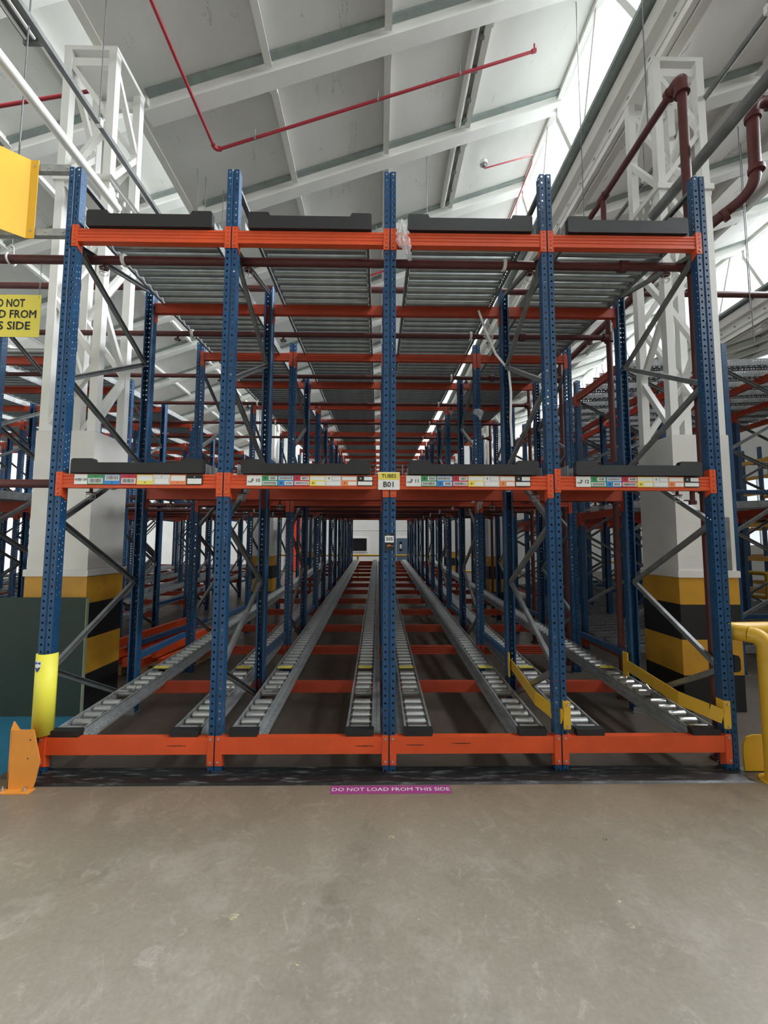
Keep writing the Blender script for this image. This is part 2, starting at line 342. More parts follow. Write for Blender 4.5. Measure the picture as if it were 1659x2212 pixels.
# ------------------------------------------------------------------ roof (saw-tooth, four bays seen)
SL = (9.12-7.02)/5.85; NRAF = 14; RY0 = -6.4+.0
RY = [1.80+1.64*k for k in range(-4, 13)]
def rz(xl): return 7.02+SL*(xl+2.93)      # underside height for local x measured in the middle bay
panel_me = {}
for bi, off in enumerate((-2*GS, -GS, 0, GS, 2*GS)):
    root = struct('ceiling' if bi == 0 else 'ceiling', None, None, T(off, 0, 0))
    cm = 'ceil' if off <= 0 else 'ceil_old'
    xs = (-3.09, -1.45, .02, 1.36, 2.95)
    for i in range(len(RY)-1):
        for j in range(4):
            k = (j, cm)
            if k not in panel_me:
                xa, xb = xs[j]+.004, xs[j+1]-.004
                mb = MB(); mb.prism([(xa, rz(xa)), (xb, rz(xb)), (xb, rz(xb)+.09), (xa, rz(xa)+.09)], 'y', .006, 1.634)
                panel_me[k] = mb.mesh('roof_panel', cm)
            struct('roof_panel', panel_me[k], root, T(0, RY[i], 0))
    if 'raf' not in panel_me:
        mb = MB()
        a = Vector((-2.95, 0, rz(-2.95)-.10)); b_ = Vector((2.95, 0, rz(2.95)-.10))
        mb.bar(a, b_, .15, .13).bar(a+Vector((0, 0, -.075)), b_+Vector((0, 0, -.075)), .20, .03).bar(a+Vector((0, 0, .075)), b_+Vector((0, 0, .075)), .20, .02)
        mb.box(-3.0, -2.90, -.12, .12, 6.90, 7.02)
        panel_me['raf'] = mb.mesh('rafter', 'white')
        mb = MB(); mb.bar((-2.9, -.135, rz(-2.9)-.02), (2.93, -.135, rz(2.93)-.02), .09, .03)
        panel_me['strip'] = mb.mesh('joint_strip', 'strip')
        for j, x in enumerate((-1.45, .02, 1.36)):
            z = rz(x); mb = MB(); mb.box(x-.012, x+.012, .13, 1.52, z-.10, z).box(x-.045, x+.045, .10, 1.54, z-.115, z-.10).box(x-.05, x+.05, .06, .16, z-.17, z-.02)
            panel_me['pur%d' % j] = mb.mesh('purlin', 'white')
            if j == 2:
                mb = MB(); mb.tube([(x-.16, .14, z-.10), (x-.16, 1.5, z-.10)], .05, 10)
                panel_me['duct'] = mb.mesh('insulated_tube', 'white')
                mb = MB()
                for yy in (.3, .7, 1.1, 1.4): mb.box(x-.09, x-.03, yy-.02, yy+.02, z-.14, z-.06)
                panel_me['clip'] = mb.mesh('tube_clip', 'strip')
    struct('roof_panel', MB().prism([(-3.09, rz(-3.09)), (2.95, rz(2.95)), (2.95, rz(2.95)+.09), (-3.09, rz(-3.09)+.09)], 'y', -15, RY[0]).mesh('roof_panel', cm), root)
    for i, y in enumerate(RY):
        struct('rafter', panel_me['raf'], root, T(0, y, 0))
        struct('joint_strip', panel_me['strip'], root, T(0, y, 0))
        if i < len(RY)-1:
            for j in range(3): struct('purlin', panel_me['pur%d' % j], root, T(0, y, 0))
            if off == 0:
                struct('insulated_tube', panel_me['duct'], root, T(0, y, 0)); struct('tube_clip', panel_me['clip'], root, T(0, y, 0))
# gutter beams and vertical glazing on each column line
for gi, gx in enumerate((-GX-GS, -GX, GX, GX+GS)):
    gr = struct('trim_%d' % (gi+2), None, None, T(gx, 0, 0))
    y0, y1 = -15, RY[-1]
    struct('gutter_web', MB().box(-.03, 0, y0, y1, 7.0, 7.68).box(-.03, .06, y0, y1, 7.06, 7.09).mesh('gutter_web', 'white'), gr)
    struct('bottom_flange', MB().box(-.04, .06, y0, y1, 6.95, 6.98).box(.03, .06, y0, y1, 6.98, 7.08).box(-.10, -.03, y0, y1, 7.14, 7.17).box(-.16, -.03, y0, y1, 7.38, 7.42).box(-.16, -.14, y0, y1, 7.42, 7.60).mesh('bottom_flange', 'plinth'), gr)
    struct('sill_channel', MB().box(-.28, -.02, y0, y1, 7.64, 7.70).mesh('sill_channel', 'strip'), gr)
    struct('ridge_beam', MB().box(-.25, -.12, y0, y1, 9.02, 9.16).mesh('ridge_beam', 'white'), gr)
    bolts = MB()
    for k in range(60): bolts.tube([(-.03, RY[0]+.3+k*.42, 7.27), (-.06, RY[0]+.3+k*.42, 7.27)], .02, 6)
    bo = struct('flange_bolt', bolts.mesh('flange_bolt', 'strip'), gr)
    struct('glazing_pane', MB().box(-.165, -.155, -15, RY[0], 7.70, 9.04).mesh('glazing_pane', 'glass'), gr)
    for i in range(len(RY)-1):
        struct('glazing_pane', MB().box(-.165, -.155, RY[i]+.02, RY[i+1]-.02, 7.70, 9.04).mesh('glazing_pane', 'glass'), gr)
        struct('glazing_post', MB().bar((-.2, RY[i], 9.0), (-.2, RY[i], 8.72), .07, .07).bar((-.2, RY[i], 8.75), (-.2, RY[i]-.48, 7.66), .06, .07).bar((-.2, RY[i]+.38, 9.04), (-.2, RY[i]+.83, 7.66), .05, .05).mesh('glazing_post', 'white'), gr)

# ------------------------------------------------------------------ pillars: striped plinth + lattice column
PW, PD = .59, .56
plinth_parts = []
def ring(z0, z1, e=0): return MB().box(-PW/2-e, PW/2+e, -e, PD+e, z0, z1, .006)
pm = {'band': [('stripe_band', ring(0, .342).mesh('stripe_band', 'band_black'), 'black painted band'), ('stripe_band', ring(.342, .676).mesh('stripe_band', 'ochre'), 'yellow painted band'),
      ('stripe_band', ring(.676, 1.01).mesh('stripe_band', 'band_black'), 'black painted band'), ('stripe_band', ring(1.01, 1.27).mesh('stripe_band', 'ochre'), 'yellow painted band')]}
pm['lip'] = ring(1.27, 1.335, .012).mesh('plinth_lip', 'plinth'); pm['shaft'] = ring(1.335, 2.69, -.008).mesh('plinth_shaft', 'plinth')
lx, ly0, ly1 = .235, .06, .50
pm['leg'] = MB().box(-.04, .04, -.04, .04, 2.69, 6.82, .006).mesh('lattice_leg', 'white')
mb = MB().box(-.30, .30, 0, .56, 5.33, 5.36).box(-.30, .30, 0, .56, 5.36, 5.39, .0)
for x in (-.27, -.2, .2, .27):
    for y in (.03, .16, .28, .40, .53): mb.tube([(x, y, 5.27), (x, y, 5.33)], .014, 6)
pm['flange'] = mb.mesh('splice_flange', 'white')
pm['cap'] = MB().box(-.28, .28, .02, .54, 6.82, 6.87, .006).mesh('cap_plate', 'white')
pm['stub'] = MB().box(-.08, .08, .15, .35, 6.87, 6.93).box(-.055, .055, .2, .32, 6.87, 6.95).mesh('column_stub', 'white')
def pillar(px, py, label, flip=1):
    t = thing('pillar', label, 'pillar', T(px, py, 0))
    for n_, me, lb in pm['band']: link(n_, me, t, label=lb)
    link('plinth_lip', pm['lip'], t); link('plinth_shaft', pm['shaft'], t)
    for x in (-lx, lx):
        for y in (ly0, ly1): link('lattice_leg', pm['leg'], t, T(x, y, 0))
    link('splice_flange', pm['flange'], t); link('cap_plate', pm['cap'], t); link('column_stub', pm['stub'], t)
    if 'br' not in pm:
        pm['br'] = []
        z = 2.75; s = 1; hs = [2.75+.66*k for k in range(0, 7)]
        for k in range(6):
            for y in (ly0, ly1):
                a, b_ = (-lx*s, y, hs[k]), (lx*s, y, min(hs[k+1], 6.78))
                pm['br'].append(MB().bar(a, b_, .05, .055, (0, 1, 0)).mesh('lattice_brace', 'white'))
            for x in (-lx, lx):
                a, b_ = (x, ly0 if s > 0 else ly1, hs[k]), (x, ly1 if s > 0 else ly0, min(hs[k+1], 6.78))
                pm['br'].append(MB().bar(a, b_, .05, .055, (1, 0, 0)).mesh('lattice_brace', 'white'))
            s = -s
        for y in (ly0, ly1): pm['br'].append(MB().bar((-lx, y, 6.70), (lx, y, 6.70), .05, .09).mesh('lattice_brace', 'white'))
    for me in pm['br']: link('lattice_brace', me, t)
    return t
pillar(-3.155, 1.055, 'white lattice column on striped plinth behind the green board, left of the racking')
rp = pillar(3.145, 1.055, 'white lattice column on striped plinth behind the right end of the racking')
one('recess_panel', MB().box(.03, .23, -.012, -.004, 1.34, 1.86, .004), 'galvdull', rp, label='grey panel on the plinth face')
pillar(-3.155, 8.05, 'second striped pillar back on the left side, seen through the racks')
pillar(3.145, 8.05, 'second striped pillar back on the right side, seen through the racks')
pillar(-3.155, 15.05, 'farthest striped pillar on the left side')
pillar(3.145, 15.05, 'farthest striped pillar on the right side')
for px, nm in ((9.24, 'right'),):
    for j, py in enumerate((1.055, 8.05)): pillar(px, py, '%s striped pillar of the next aisle to the %s' % (('front', 'rear')[j], nm))

# ------------------------------------------------------------------ racking components
PITCH_R, BAY, SLOPE = 1.13, 1.2, .044
FRONT_H, H = 4.47, 4.20
def post_mesh(h):
    mb = MB(); n = int(h/.05); hh = n*.05; X = Vector((1, 0, 0)); Z = Vector((0, 0, 1)); Y = Vector((0, 1, 0))
    # front face, two hole columns, central groove
    mb.perf((-.045, 0, 0), X, Z, .037, .05, n, .019, .03, .0085, -.003)
    mb.perf((.008, 0, 0), X, Z, .037, .05, n, .018, .03, .0085, -.003)
    mb.add([(-.008, 0, 0), (-.004, .007, 0), (.004, .007, 0), (.008, 0, 0), (-.008, 0, hh), (-.004, .007, hh), (.004, .007, hh), (.008, 0, hh)], [(0, 1, 5, 4), (1, 2, 6, 5), (2, 3, 7, 6)])
    for sx_ in (-1, 1):
        mb.perf((sx_*.045, 0, 0), Y, Z, .032, .05, n, .018, .022, .0045, 0)
        mb.perf((sx_*.045, .032, 0), Y, Z, .032, .05, n, .014, .038, .0045, 0)
        mb.add([(sx_*.045, .064, 0), (sx_*.045, .064, hh), (sx_*.038, .074, hh), (sx_*.038, .074, 0), (sx_*.026, .074, 0), (sx_*.026, .074, hh)], [(0, 1, 2, 3), (3, 2, 5, 4)])
    # inner skin gives the sheet its thickness
    mb.add([(-.0425, .0641, 0), (-.0425, .0641, hh), (-.0425, .004, hh), (-.0425, .004, 0)], [])
    return mb.mesh('post', 'blue')
POST = {'front': post_mesh(FRONT_H), 'std': post_mesh(H)}
FOOT = MB().box(-.065, .065, -.02, .10, 0, .008).box(-.05, .05, .074, .08, 0, .05).mesh('base_plate', 'galvdull')
D = PITCH_R
def brace_mesh(y0, z0, y1, z1, m):
    # open C section brace between the posts of one frame
    mb = MB(); a = Vector((0, y0, z0)); b_ = Vector((0, y1, z1)); d = (b_-a).normalized(); u = Vector((1, 0, 0)).cross(d).normalized()
    for q0, q1 in (((-.016, 0), (.016, .003)),):
        mb.bar(a+Vector((-.014, 0, 0)), b_+Vector((-.014, 0, 0)), .003, .036, u); mb.bar(a+u*.017, b_+u*.017, .030, .003, u); mb.bar(a-u*.017, b_-u*.017, .030, .003, u)
    return mb.mesh('brace', m)
ZZ = [(1, 4.12), (0, 3.86), (1, 3.36), (0, 2.81), (1, 2.35), (0, 1.75), (1, 1.23), (0, .69), (1, .17)]
BR_F = [brace_mesh(.06+(.98 if a else 0)+.0, za, .06+(.98 if b_ else 0), zb, 'galvdull') for (a, za), (b_, zb) in zip(ZZ, ZZ[1:])]
BR_S = BR_F[1:]
TIE = MB().box(-.02, .02, .06, 1.25, 4.40, 4.404).box(-.02, -.016, .06, 1.25, 4.38, 4.40).box(.016, .02, .06, 1.25, 4.38, 4.40).mesh('top_tie', 'galvdull')
SPACER = MB().box(-.025, .025, .0, D-.15+.0, -.03, .03, .004).mesh('spacer', 'blue')
# beams
BL = BAY-.096
def beam_mesh(kind, hgt, m):
    mb = MB()
    if kind == 'flat': pf = [(0, 0), (.05, 0), (.05, hgt), (0, hgt)]
    else:
        pf = [(0, 0), (.05, 0), (.05, hgt), (0, hgt), (0, hgt*.86), (.005, hgt*.82), (.005, hgt*.74), (0, hgt*.70), (0, hgt*.62), (.005, hgt*.58), (.005, hgt*.50), (0, hgt*.46), (0, hgt*.36), (.004, hgt*.32), (.004, hgt*.24), (0, hgt*.2)]
    mb.prism([(y, z) for y, z in pf], 'x', -BL/2, BL/2)
    return mb.mesh('beam_body', m)
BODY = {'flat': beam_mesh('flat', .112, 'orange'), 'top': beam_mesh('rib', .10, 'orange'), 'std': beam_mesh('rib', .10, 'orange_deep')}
def conn_mesh(z0, z1, m, holes=True):
    """connector on the right-hand side of a post: L plate, face leaf + side leaf; origin post centre"""
    mb = MB(); h = z1-z0; X = Vector((1, 0, 0)); Z = Vector((0, 0, 1))
    n = 5 if holes else 1
    if holes:
        mb.perf((.005, -.005, z0), X, Z, .042, h/5, 5, .021, h/10, .0055, -.004)
        mb.box(.005, .047, -.001, 0, z0, z1)
    else: mb.box(.005, .047, -.006, 0, z0, z1, .005)
    mb.prism([(-.005, z0+.0), (.05, z0-.028), (.05, z1+.0), (-.005, z1)], 'x', .046, .050)
    return mb.mesh('connector', m)
def mirror_mesh(me, m):
    v = [(-p.co.x, p.co.y, p.co.z) for p in me.vertices]; f = [tuple(reversed(p.vertices)) for p in me.polygons]
    k = bpy.data.meshes.new(me.name); k.from_pydata(v, [], f); k.materials.append(M[m]); return k
CONN = {}
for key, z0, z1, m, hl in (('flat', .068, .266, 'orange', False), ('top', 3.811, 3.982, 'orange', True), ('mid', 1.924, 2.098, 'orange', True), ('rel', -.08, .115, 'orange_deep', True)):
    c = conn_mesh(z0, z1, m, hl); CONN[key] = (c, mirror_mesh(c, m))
BOLT = MB().tube([(0, -.006, 0), (0, -.012, 0)], .0085, 6).tube([(0, -.012, 0), (0, -.018, 0)], .005, 6).mesh('bolt', 'bolt')
PIN = MB().tube([(0, -.006, 0), (0, -.011, 0)], .0055, 8).mesh('locking_pin', 'brass')
SCUFF = []
for q in range(3):
    mb = MB(); n = 12; pts = [(i/(n-1)-.5) for i in range(n)]; rr = random.Random(q+3)
    top = [(x*.13, -.0008, .0015+.003*rr.random()*(1-abs(x)*1.6)) for x in pts]; bot = [(x*.13, -.0008, -.0012-.003*rr.random()*(1-abs(x)*1.6)) for x in pts]
    mb.add(top+bot, [(i, i+1, n+i+1, n+i) for i in range(n-1)]); SCUFF.append(mb.mesh('scuff_mark', 'ink'))

def block(base, ncols, rows, where, side, main=False, cols=None, skip_top_front=False, levels=('bottom', 'mid', 'top'), lane_kind=None):
    """base: matrix of the block; posts at x=i*BAY, row k at y=k*PITCH_R (local)"""
    col_name = lambda i: ORD[i]+' line from '+side
    # upright frames
    for i in range(ncols):
        for k in range(0, rows, 2):
            pair = k+1 < rows
            fr = 'front' if k == 0 else ORD[k//2]
            lab = 'blue upright frame, %s pair back, %s, %s' % (fr, col_name(i), where) if k else 'blue upright frame, front pair, %s, %s' % (col_name(i), where)
            t = thing('upright_frame', lab, 'rack frame', base @ T(i*BAY, k*PITCH_R, 0), group='upright frames of '+where)
            tall = main and k == 0
            link('post', POST['front' if tall else 'std'], t); link('base_plate', FOOT, t)
            if tall: link('top_tie', TIE, t)
            if pair:
                link('post', POST['std'], t, T(0, PITCH_R, 0, pi)); link('base_plate', FOOT, t, T(0, PITCH_R, 0, pi))
                for b_ in (BR_F if tall else BR_S): link('brace', b_, t)
            if k+2 < rows:
                for z in (.5, 2.42): link('spacer', SPACER, t, T(0, PITCH_R+.075, z)) if False else link('spacer', SPACER, t, T(0, PITCH_R+.0, z))
    # beams
    for b_i in range(ncols-1):
        for k in range(rows):
            rear = k % 2 == 1
            y = k*PITCH_R; xm = (b_i+.5)*BAY
            for lv in levels:
                if lv == 'top' and k == 0 and skip_top_front: continue
                front = main and k == 0
                if front: z = {'bottom': .142, 'mid': 1.984, 'top': 3.853}[lv]
                else: z = {'bottom': .18, 'mid': 2.02, 'top': 3.918}[lv]-.05+SLOPE*y
                dz = .04 if (front and lv == 'mid' and b_i == 3) else 0
                lvn = {'bottom': 'floor-level', 'mid': 'middle', 'top': 'top'}[lv]
                lab = ('orange %s beam, front row, %s bay from %s, %s' % (lvn, ORD[b_i], side, where)) if k == 0 else \
                      ('orange %s beam, %s row back, %s bay from %s, %s' % (lvn, ORD[k], ORD[b_i], side, where))
                mxb = base @ T(xm, y, 0, pi if rear else 0)
                t = thing('rack_beam', lab, 'rack beam', mxb, group='%s beams of %s' % (lvn, where))
                body = BODY['flat'] if (front and lv == 'bottom') else (BODY['top'] if front else BODY['std'])
                zc = z if not (front and lv == 'mid') else 1.984
                link('beam_body', body, t, T(0, 0, zc))
                if front: cc = CONN[{'bottom': 'flat', 'mid': 'mid', 'top': 'top'}[lv]]; zo = dz
                else: cc = CONN['rel']; zo = z
                link('connector', cc[0], t, T(-BAY/2, 0, zo)); link('connector', cc[1], t, T(BAY/2, 0, zo))
                if front and lv == 'bottom':
                    for sx_ in (-1, 1):
                        for zz in (.245, .092): link('bolt', BOLT, t, T(sx_*(BAY/2-.026), 0, zz))
                    for q, (bb, xx, zz) in enumerate(((0, .34, .2), (1, .43, .195), (2, -.42, .2), (2, -.1, .21))):
                        if bb == b_i: link('scuff_mark', SCUFF[q % 3], t, T(xx, 0, zz), label='black scuff mark')
                elif front:
                    for sx_ in (-1, 1): link('locking_pin', PIN, t, T(sx_*(BAY/2-.026), 0, (1.95 if lv == 'mid' else 3.835)+dz))
def lane_rail(length, hgt, flip):
    mb = MB(); Y = Vector((0, 1, 0)); Z = Vector((0, 0, 1)); n = int(length/.04)
    mb.perf((0, 0, 0), Y, Z, .04, hgt/2, 1, .02, hgt/4, .006, 0) if False else None
    # vertical web with two staggered hole rows, horizontal flanges
    for r_ in range(2):
        for k in range(1):
            mb.perf((0, 0, r_*hgt/2), Z, Y, hgt/2, .04, n, hgt*.25, .02 if r_ == 0 else .012, .0055, 0)
    ln = n*.04
    f = .022*flip
    for z in (0, hgt):
        x0, x1 = sorted((0, f)); mb.box(x0, x1, 0, ln, z-.0012, z+.0012)
    return mb
BLK = {}
def rollers_mesh(width, r, n=10, m='roller_big'):
    mb = MB(); mb.tube([(-width/2+.006, 0, 0), (width/2-.006, 0, 0)], r, n); mb.tube([(-width/2-.006, 0, 0), (width/2+.006, 0, 0)], r*.3, 6, True)
    return mb.mesh('roller', m)

# ---- main block
NR = 14; LEN = PITCH_R*(NR-1)+.1
MAINW = 'main racking'
block(T(-2*BAY, 0, 0), 5, NR, MAINW, 'left', main=True)
# narrow floor-level roller tracks
RAIL_N = lane_rail(LEN, .060, -.6); rn = RAIL_N.mesh('side_rail', 'galv')
rn2 = mirror_mesh(rn, 'galv')
ROLL_N = rollers_mesh(.142, .028, 18, 'roller')
STOPB = MB().prism([(-.095, 0), (.095, 0), (.095, .05), (.1, .055), (.1, .078), (-.1, .078), (-.1, .055), (-.095, .05)], 'y', -.012, .045).mesh('end_stop', 'black')
BASEF = MB()
BRAKE = MB().box(-.075, .075, -.05, -.042, .012, .02).bar((-.07, -.05, .016), (-.07, 0, .03), .006, .008).box(.03, .075, -.055, -.03, .012, .03).bar((.06, -.04, .02), (.06, .02, .05), .012, .01).mesh('brake_lever', 'bolt')
MARK = MB().box(-.07, .07, -.026, .026, .022, .030, .002).mesh('yellow_marker', 'signyellow')
sl = math.atan(SLOPE)
tracks = [(-2.235, 'first', 1), (-1.416, 'second', 1), (-1.010, 'third', 1), (-.206, 'fourth', 1), (.206, 'fifth', -1), (1.006, 'sixth', -1), (1.413, 'seventh', -1), (2.232, 'eighth', -1)]
FOOTFL = {1: MB().perf((.088, 0, 0), (1, 0, 0), (0, 1, 0), .058, .04, int(LEN/.04), .029, .02, .006, 0).box(.142, .146, 0, LEN, -.018, .002).box(.085, .089, 0, LEN, -.03, .04).mesh('support_flange', 'galv'), -1: MB().perf((-.146, 0, 0), (1, 0, 0), (0, 1, 0), .058, .04, int(LEN/.04), .029, .02, .006, 0).box(-.146, -.142, 0, LEN, -.018, .002).box(-.089, -.085, 0, LEN, -.03, .04).mesh('support_flange', 'galv')}
SCREW = MB()
for k in range(110): 
    for s_ in (-1, 1): SCREW.tube([(s_*.083, .05+k*.125, .035), (s_*.092, .05+k*.125, .035)], .004, 5)
SCREW = SCREW.mesh('axle_ends', 'bolt')
for x, nm, sd in tracks:
    t = thing('roller_track', 'narrow galvanised floor-level roller track, %s from the left' % nm, 'roller track', T(x, .03, .232, 0, sl), group='floor-level roller tracks')
    link('side_rail', rn, t, T(-.083, 0, 0)); link('side_rail', rn2, t, T(.083, 0, 0))
    link('support_flange', FOOTFL[sd], t, T(0, 0, .004)); link('axle_ends', SCREW, t, kind='stuff')
    link('end_stop', STOPB, t, T(0, -.01, -.012), label='black plastic end stop')
    y = .06; k = 0
    ys = []
    while y < LEN-.05:
        ys.append(y); k += 1
        y += .20 if k == 5 else .112
    for k, yy in enumerate(ys):
        if k == 10: link('yellow_marker', MARK, t, T(0, yy, .042), label='yellow marker strip'); continue
        link('roller', ROLL_N, t, T(0, yy, .036))
        if k == 5: link('brake_lever', BRAKE, t, T(0, yy, .044), label='bright metal brake lever')
# full width roller lanes, middle and top
lanes = [(-2.283, -1.344, 'first'), (-1.072, -.140, 'second'), (.137, 1.087, 'third'), (1.358, 2.286, 'fourth')]
for lv, z0, zs in (('mid', 2.098, 2.194), ('top', 3.972, 4.093)):
    for x0, x1, nm in lanes:
        xm = (x0+x1)/2; wd_ = x1-x0
        ln = 'middle' if lv == 'mid' else 'top'
        key = round(wd_, 3)
        if (key) not in BLK: 
            BLK[key] = rollers_mesh(wd_-.09, .034, 14)
        if 'sr' not in BLK:
            a = lane_rail(LEN, .085, 1).mesh('side_rail', 'galvdull'); BLK['sr'] = (a, mirror_mesh(a, 'galvdull'))
        t = thing('roller_lane', 'full-width roller lane on the %s level, %s bay from the left' % (ln, nm), 'roller lane', T(xm, .06, z0-.004, 0, sl), group='full-width roller lanes on the %s level' % ln)
        link('side_rail', BLK['sr'][0], t, T(-wd_/2+.02, 0, -.02)); link('side_rail', BLK['sr'][1], t, T(wd_/2-.02, 0, -.02))
        ys = [.08+.113*k for k in range(int((LEN-.1)/.113))]
        if lv == 'top':
            for yy in ys: link('roller', BLK[key], t, T(0, yy, .02))
        else:
            mb = MB()
            for yy in ys: mb.tube([(-wd_/2+.05, yy, .02), (wd_/2-.05, yy, .02)], .038, 8)
            one('roller_bed', mb, 'roller_big', t, kind='stuff')
        # outer hanger brackets at the front, seen beside the black stop
        for s_ in (-1, 1):
            xx = s_*(wd_/2+.018)
            one('end_bracket', MB().box(xx-.022, xx-.019, -.03, .10, -.016, .075).box(xx+.016, xx+.019, -.03, .10, -.016, .06).box(xx-.022, xx+.019, -.03, .10, -.018, -.014), 'galv', t)
        # black stop: a thing of its own clipped across the lane end
        sg = 'black pallet stop with raised ends, %s level, %s bay from left' % (ln, nm)
        h0, h1, h2 = (2.090, 2.165, 2.194) if lv == 'mid' else (3.962, 4.062, 4.09)
        st = MB().prism([(-wd_/2+.006, h0), (wd_/2-.006, h0), (wd_/2, h0+.01), (wd_/2, h2-.012), (wd_/2-.012, h2), (wd_/2-.15, h2), (wd_/2-.165, h1), (-wd_/2+.165, h1), (-wd_/2+.15, h2), (-wd_/2+.012, h2), (-wd_/2, h2-.012), (-wd_/2, h0+.01)], 'y', -.02, .03)
        thing('pallet_stop', sg, 'pallet stop', T(xm, 0, 0), 'black pallet stops', st.mesh('pallet_stop', 'black'))

# ---- neighbouring block on the left, standing farther back
LB = T(-4.06-6*BAY, 1.25, 0)
LW = 'left neighbouring racking'
block(LB, 7, 12, LW, 'left', skip_top_front=True)
LL = PITCH_R*11
for b_i in range(6):
    for lv, z0 in (('bottom', .23), ('middle', 2.07), ('top', 3.97)):
        t = thing('roller_lane', '%s-level roller lane, %s bay from left, left neighbouring racking' % ({'bottom': 'floor', 'middle': 'middle', 'top': 'top'}[lv], ORD[b_i]), 'roller lane', T(-4.06-6*BAY+(b_i+.5)*BAY, 1.25+(.9 if lv == 'top' else .06), z0+(.04 if lv == 'top' else 0), 0, sl), group='roller lanes of the neighbouring racking on the left')
        if 'srl' not in BLK:
            a = lane_rail(LL-.9, .085, 1).mesh('side_rail', 'galv'); BLK['srl'] = (a, mirror_mesh(a, 'galv'))
            mb = MB()
            for k in range(int((LL-1)/.113)): mb.tube([(-.44, .08+.113*k, .03), (.44, .08+.113*k, .03)], .037, 8)
            BLK['rbl'] = mb.mesh('roller_bed', 'roller_big')
            mb = MB()
            for k in range(int((LL-1)/.1)): 
                for xx in (-.40, .40): mb.tube([(xx-.065, .08+.1*k, .044), (xx+.065, .08+.1*k, .044)], .024, 8)
            BLK['rbn'] = mb.mesh('roller_bed', 'roller')
        link('side_rail', BLK['srl'][0], t, T(-.47, 0, -.01)); link('side_rail', BLK['srl'][1], t, T(.47, 0, -.01))
        if lv == 'bottom': link('side_rail', BLK['srl'][1], t, T(-.33, 0, -.01)); link('side_rail', BLK['srl'][0], t, T(.33, 0, -.01))
        link('roller_bed', BLK['rbn'] if lv == 'bottom' else BLK['rbl'], t, kind='stuff')

# ---- blocks on the right, turned a quarter so that their lanes run across
RW = 'the crosswise racking on the right'
def rblock(x0, ytop, ncols, rows, where, skip=False):
    B = T(x0, ytop, 0, -pi/2)
    block(B, ncols, rows, where, 'back', skip_top_front=skip)
    ln = PITCH_R*(rows-1)
    k1 = 'track%d' % rows
    if k1 not in BLK:
        a = lane_rail(ln, .085, 1).mesh('side_rail', 'galvdull'); mb = MB(); mb2 = MB()
        for k in range(int((ln-.1)/.075)):
            mb.tube([(-.075, .05+.075*k, .03), (-.02, .05+.075*k+.02, .03)], .022, 8); mb.tube([(.02, .05+.075*k, .03), (.075, .05+.075*k+.02, .03)], .022, 8)
        BLK[k1] = (a, mirror_mesh(a, 'galvdull'), mb.mesh('wheel_bed', 'roller_big'))
    for b_i in range(ncols-1):
        for lv, z0 in (('floor', .23), ('middle', 2.07), ('top', 3.97)):
            t = thing('wheel_track_lane', '%s-level wheel track lane, %s bay from the back, %s' % (lv, ORD[b_i], where), 'roller lane', B @ T((b_i+.5)*BAY, .03, z0, 0, sl), group='wheel track lanes of '+where)
            for off in (-.4, 0, .4):
                link('side_rail', BLK[k1][0], t, T(off-.09, 0, -.01)); link('side_rail', BLK[k1][1], t, T(off+.09, 0, -.01))
                link('wheel_bed', BLK[k1][2], t, T(off, 0, 0), kind='stuff')
rblock(3.06, 7.05, 5, 2, 'crosswise racking between right pillars')
rblock(4.36, 10.6, 8, 4, 'crosswise racking beyond right pillar')

# ------------------------------------------------------------------ sprinkler pipework
HEAD = {}
mb = MB().tube([(0, 0, 0), (0, 0, -.035)], .012, 8).tube([(0, 0, -.035), (0, 0, -.04)], .035, 12); HEAD['head'] = mb.mesh('sprinkler_head', 'pipe')
mb = MB()
for a in range(4):
    c, s_ = cos(a*pi/2+.4), sin(a*pi/2+.4)
    mb.tube([(.028*c, .028*s_, -.035), (.03*c, .03*s_, -.085), (.015*c, .015*s_, -.10)], .002, 4)
for z, r_ in ((-.05, .03), (-.085, .03)): mb.tube([(r_*cos(t_*pi/5), r_*sin(t_*pi/5), z) for t_ in range(11)], .002, 4)
HEAD['cage'] = mb.mesh('wire_cage', 'chain')
CLAMP = MB().tube([(-.012, 0, 0), (.012, 0, 0)], .048, 12).mesh('pipe_clamp', 'white')
COUP = MB().tube([(-.03, 0, 0), (.03, 0, 0)], .046, 12).mesh('pipe_coupling', 'pipe')
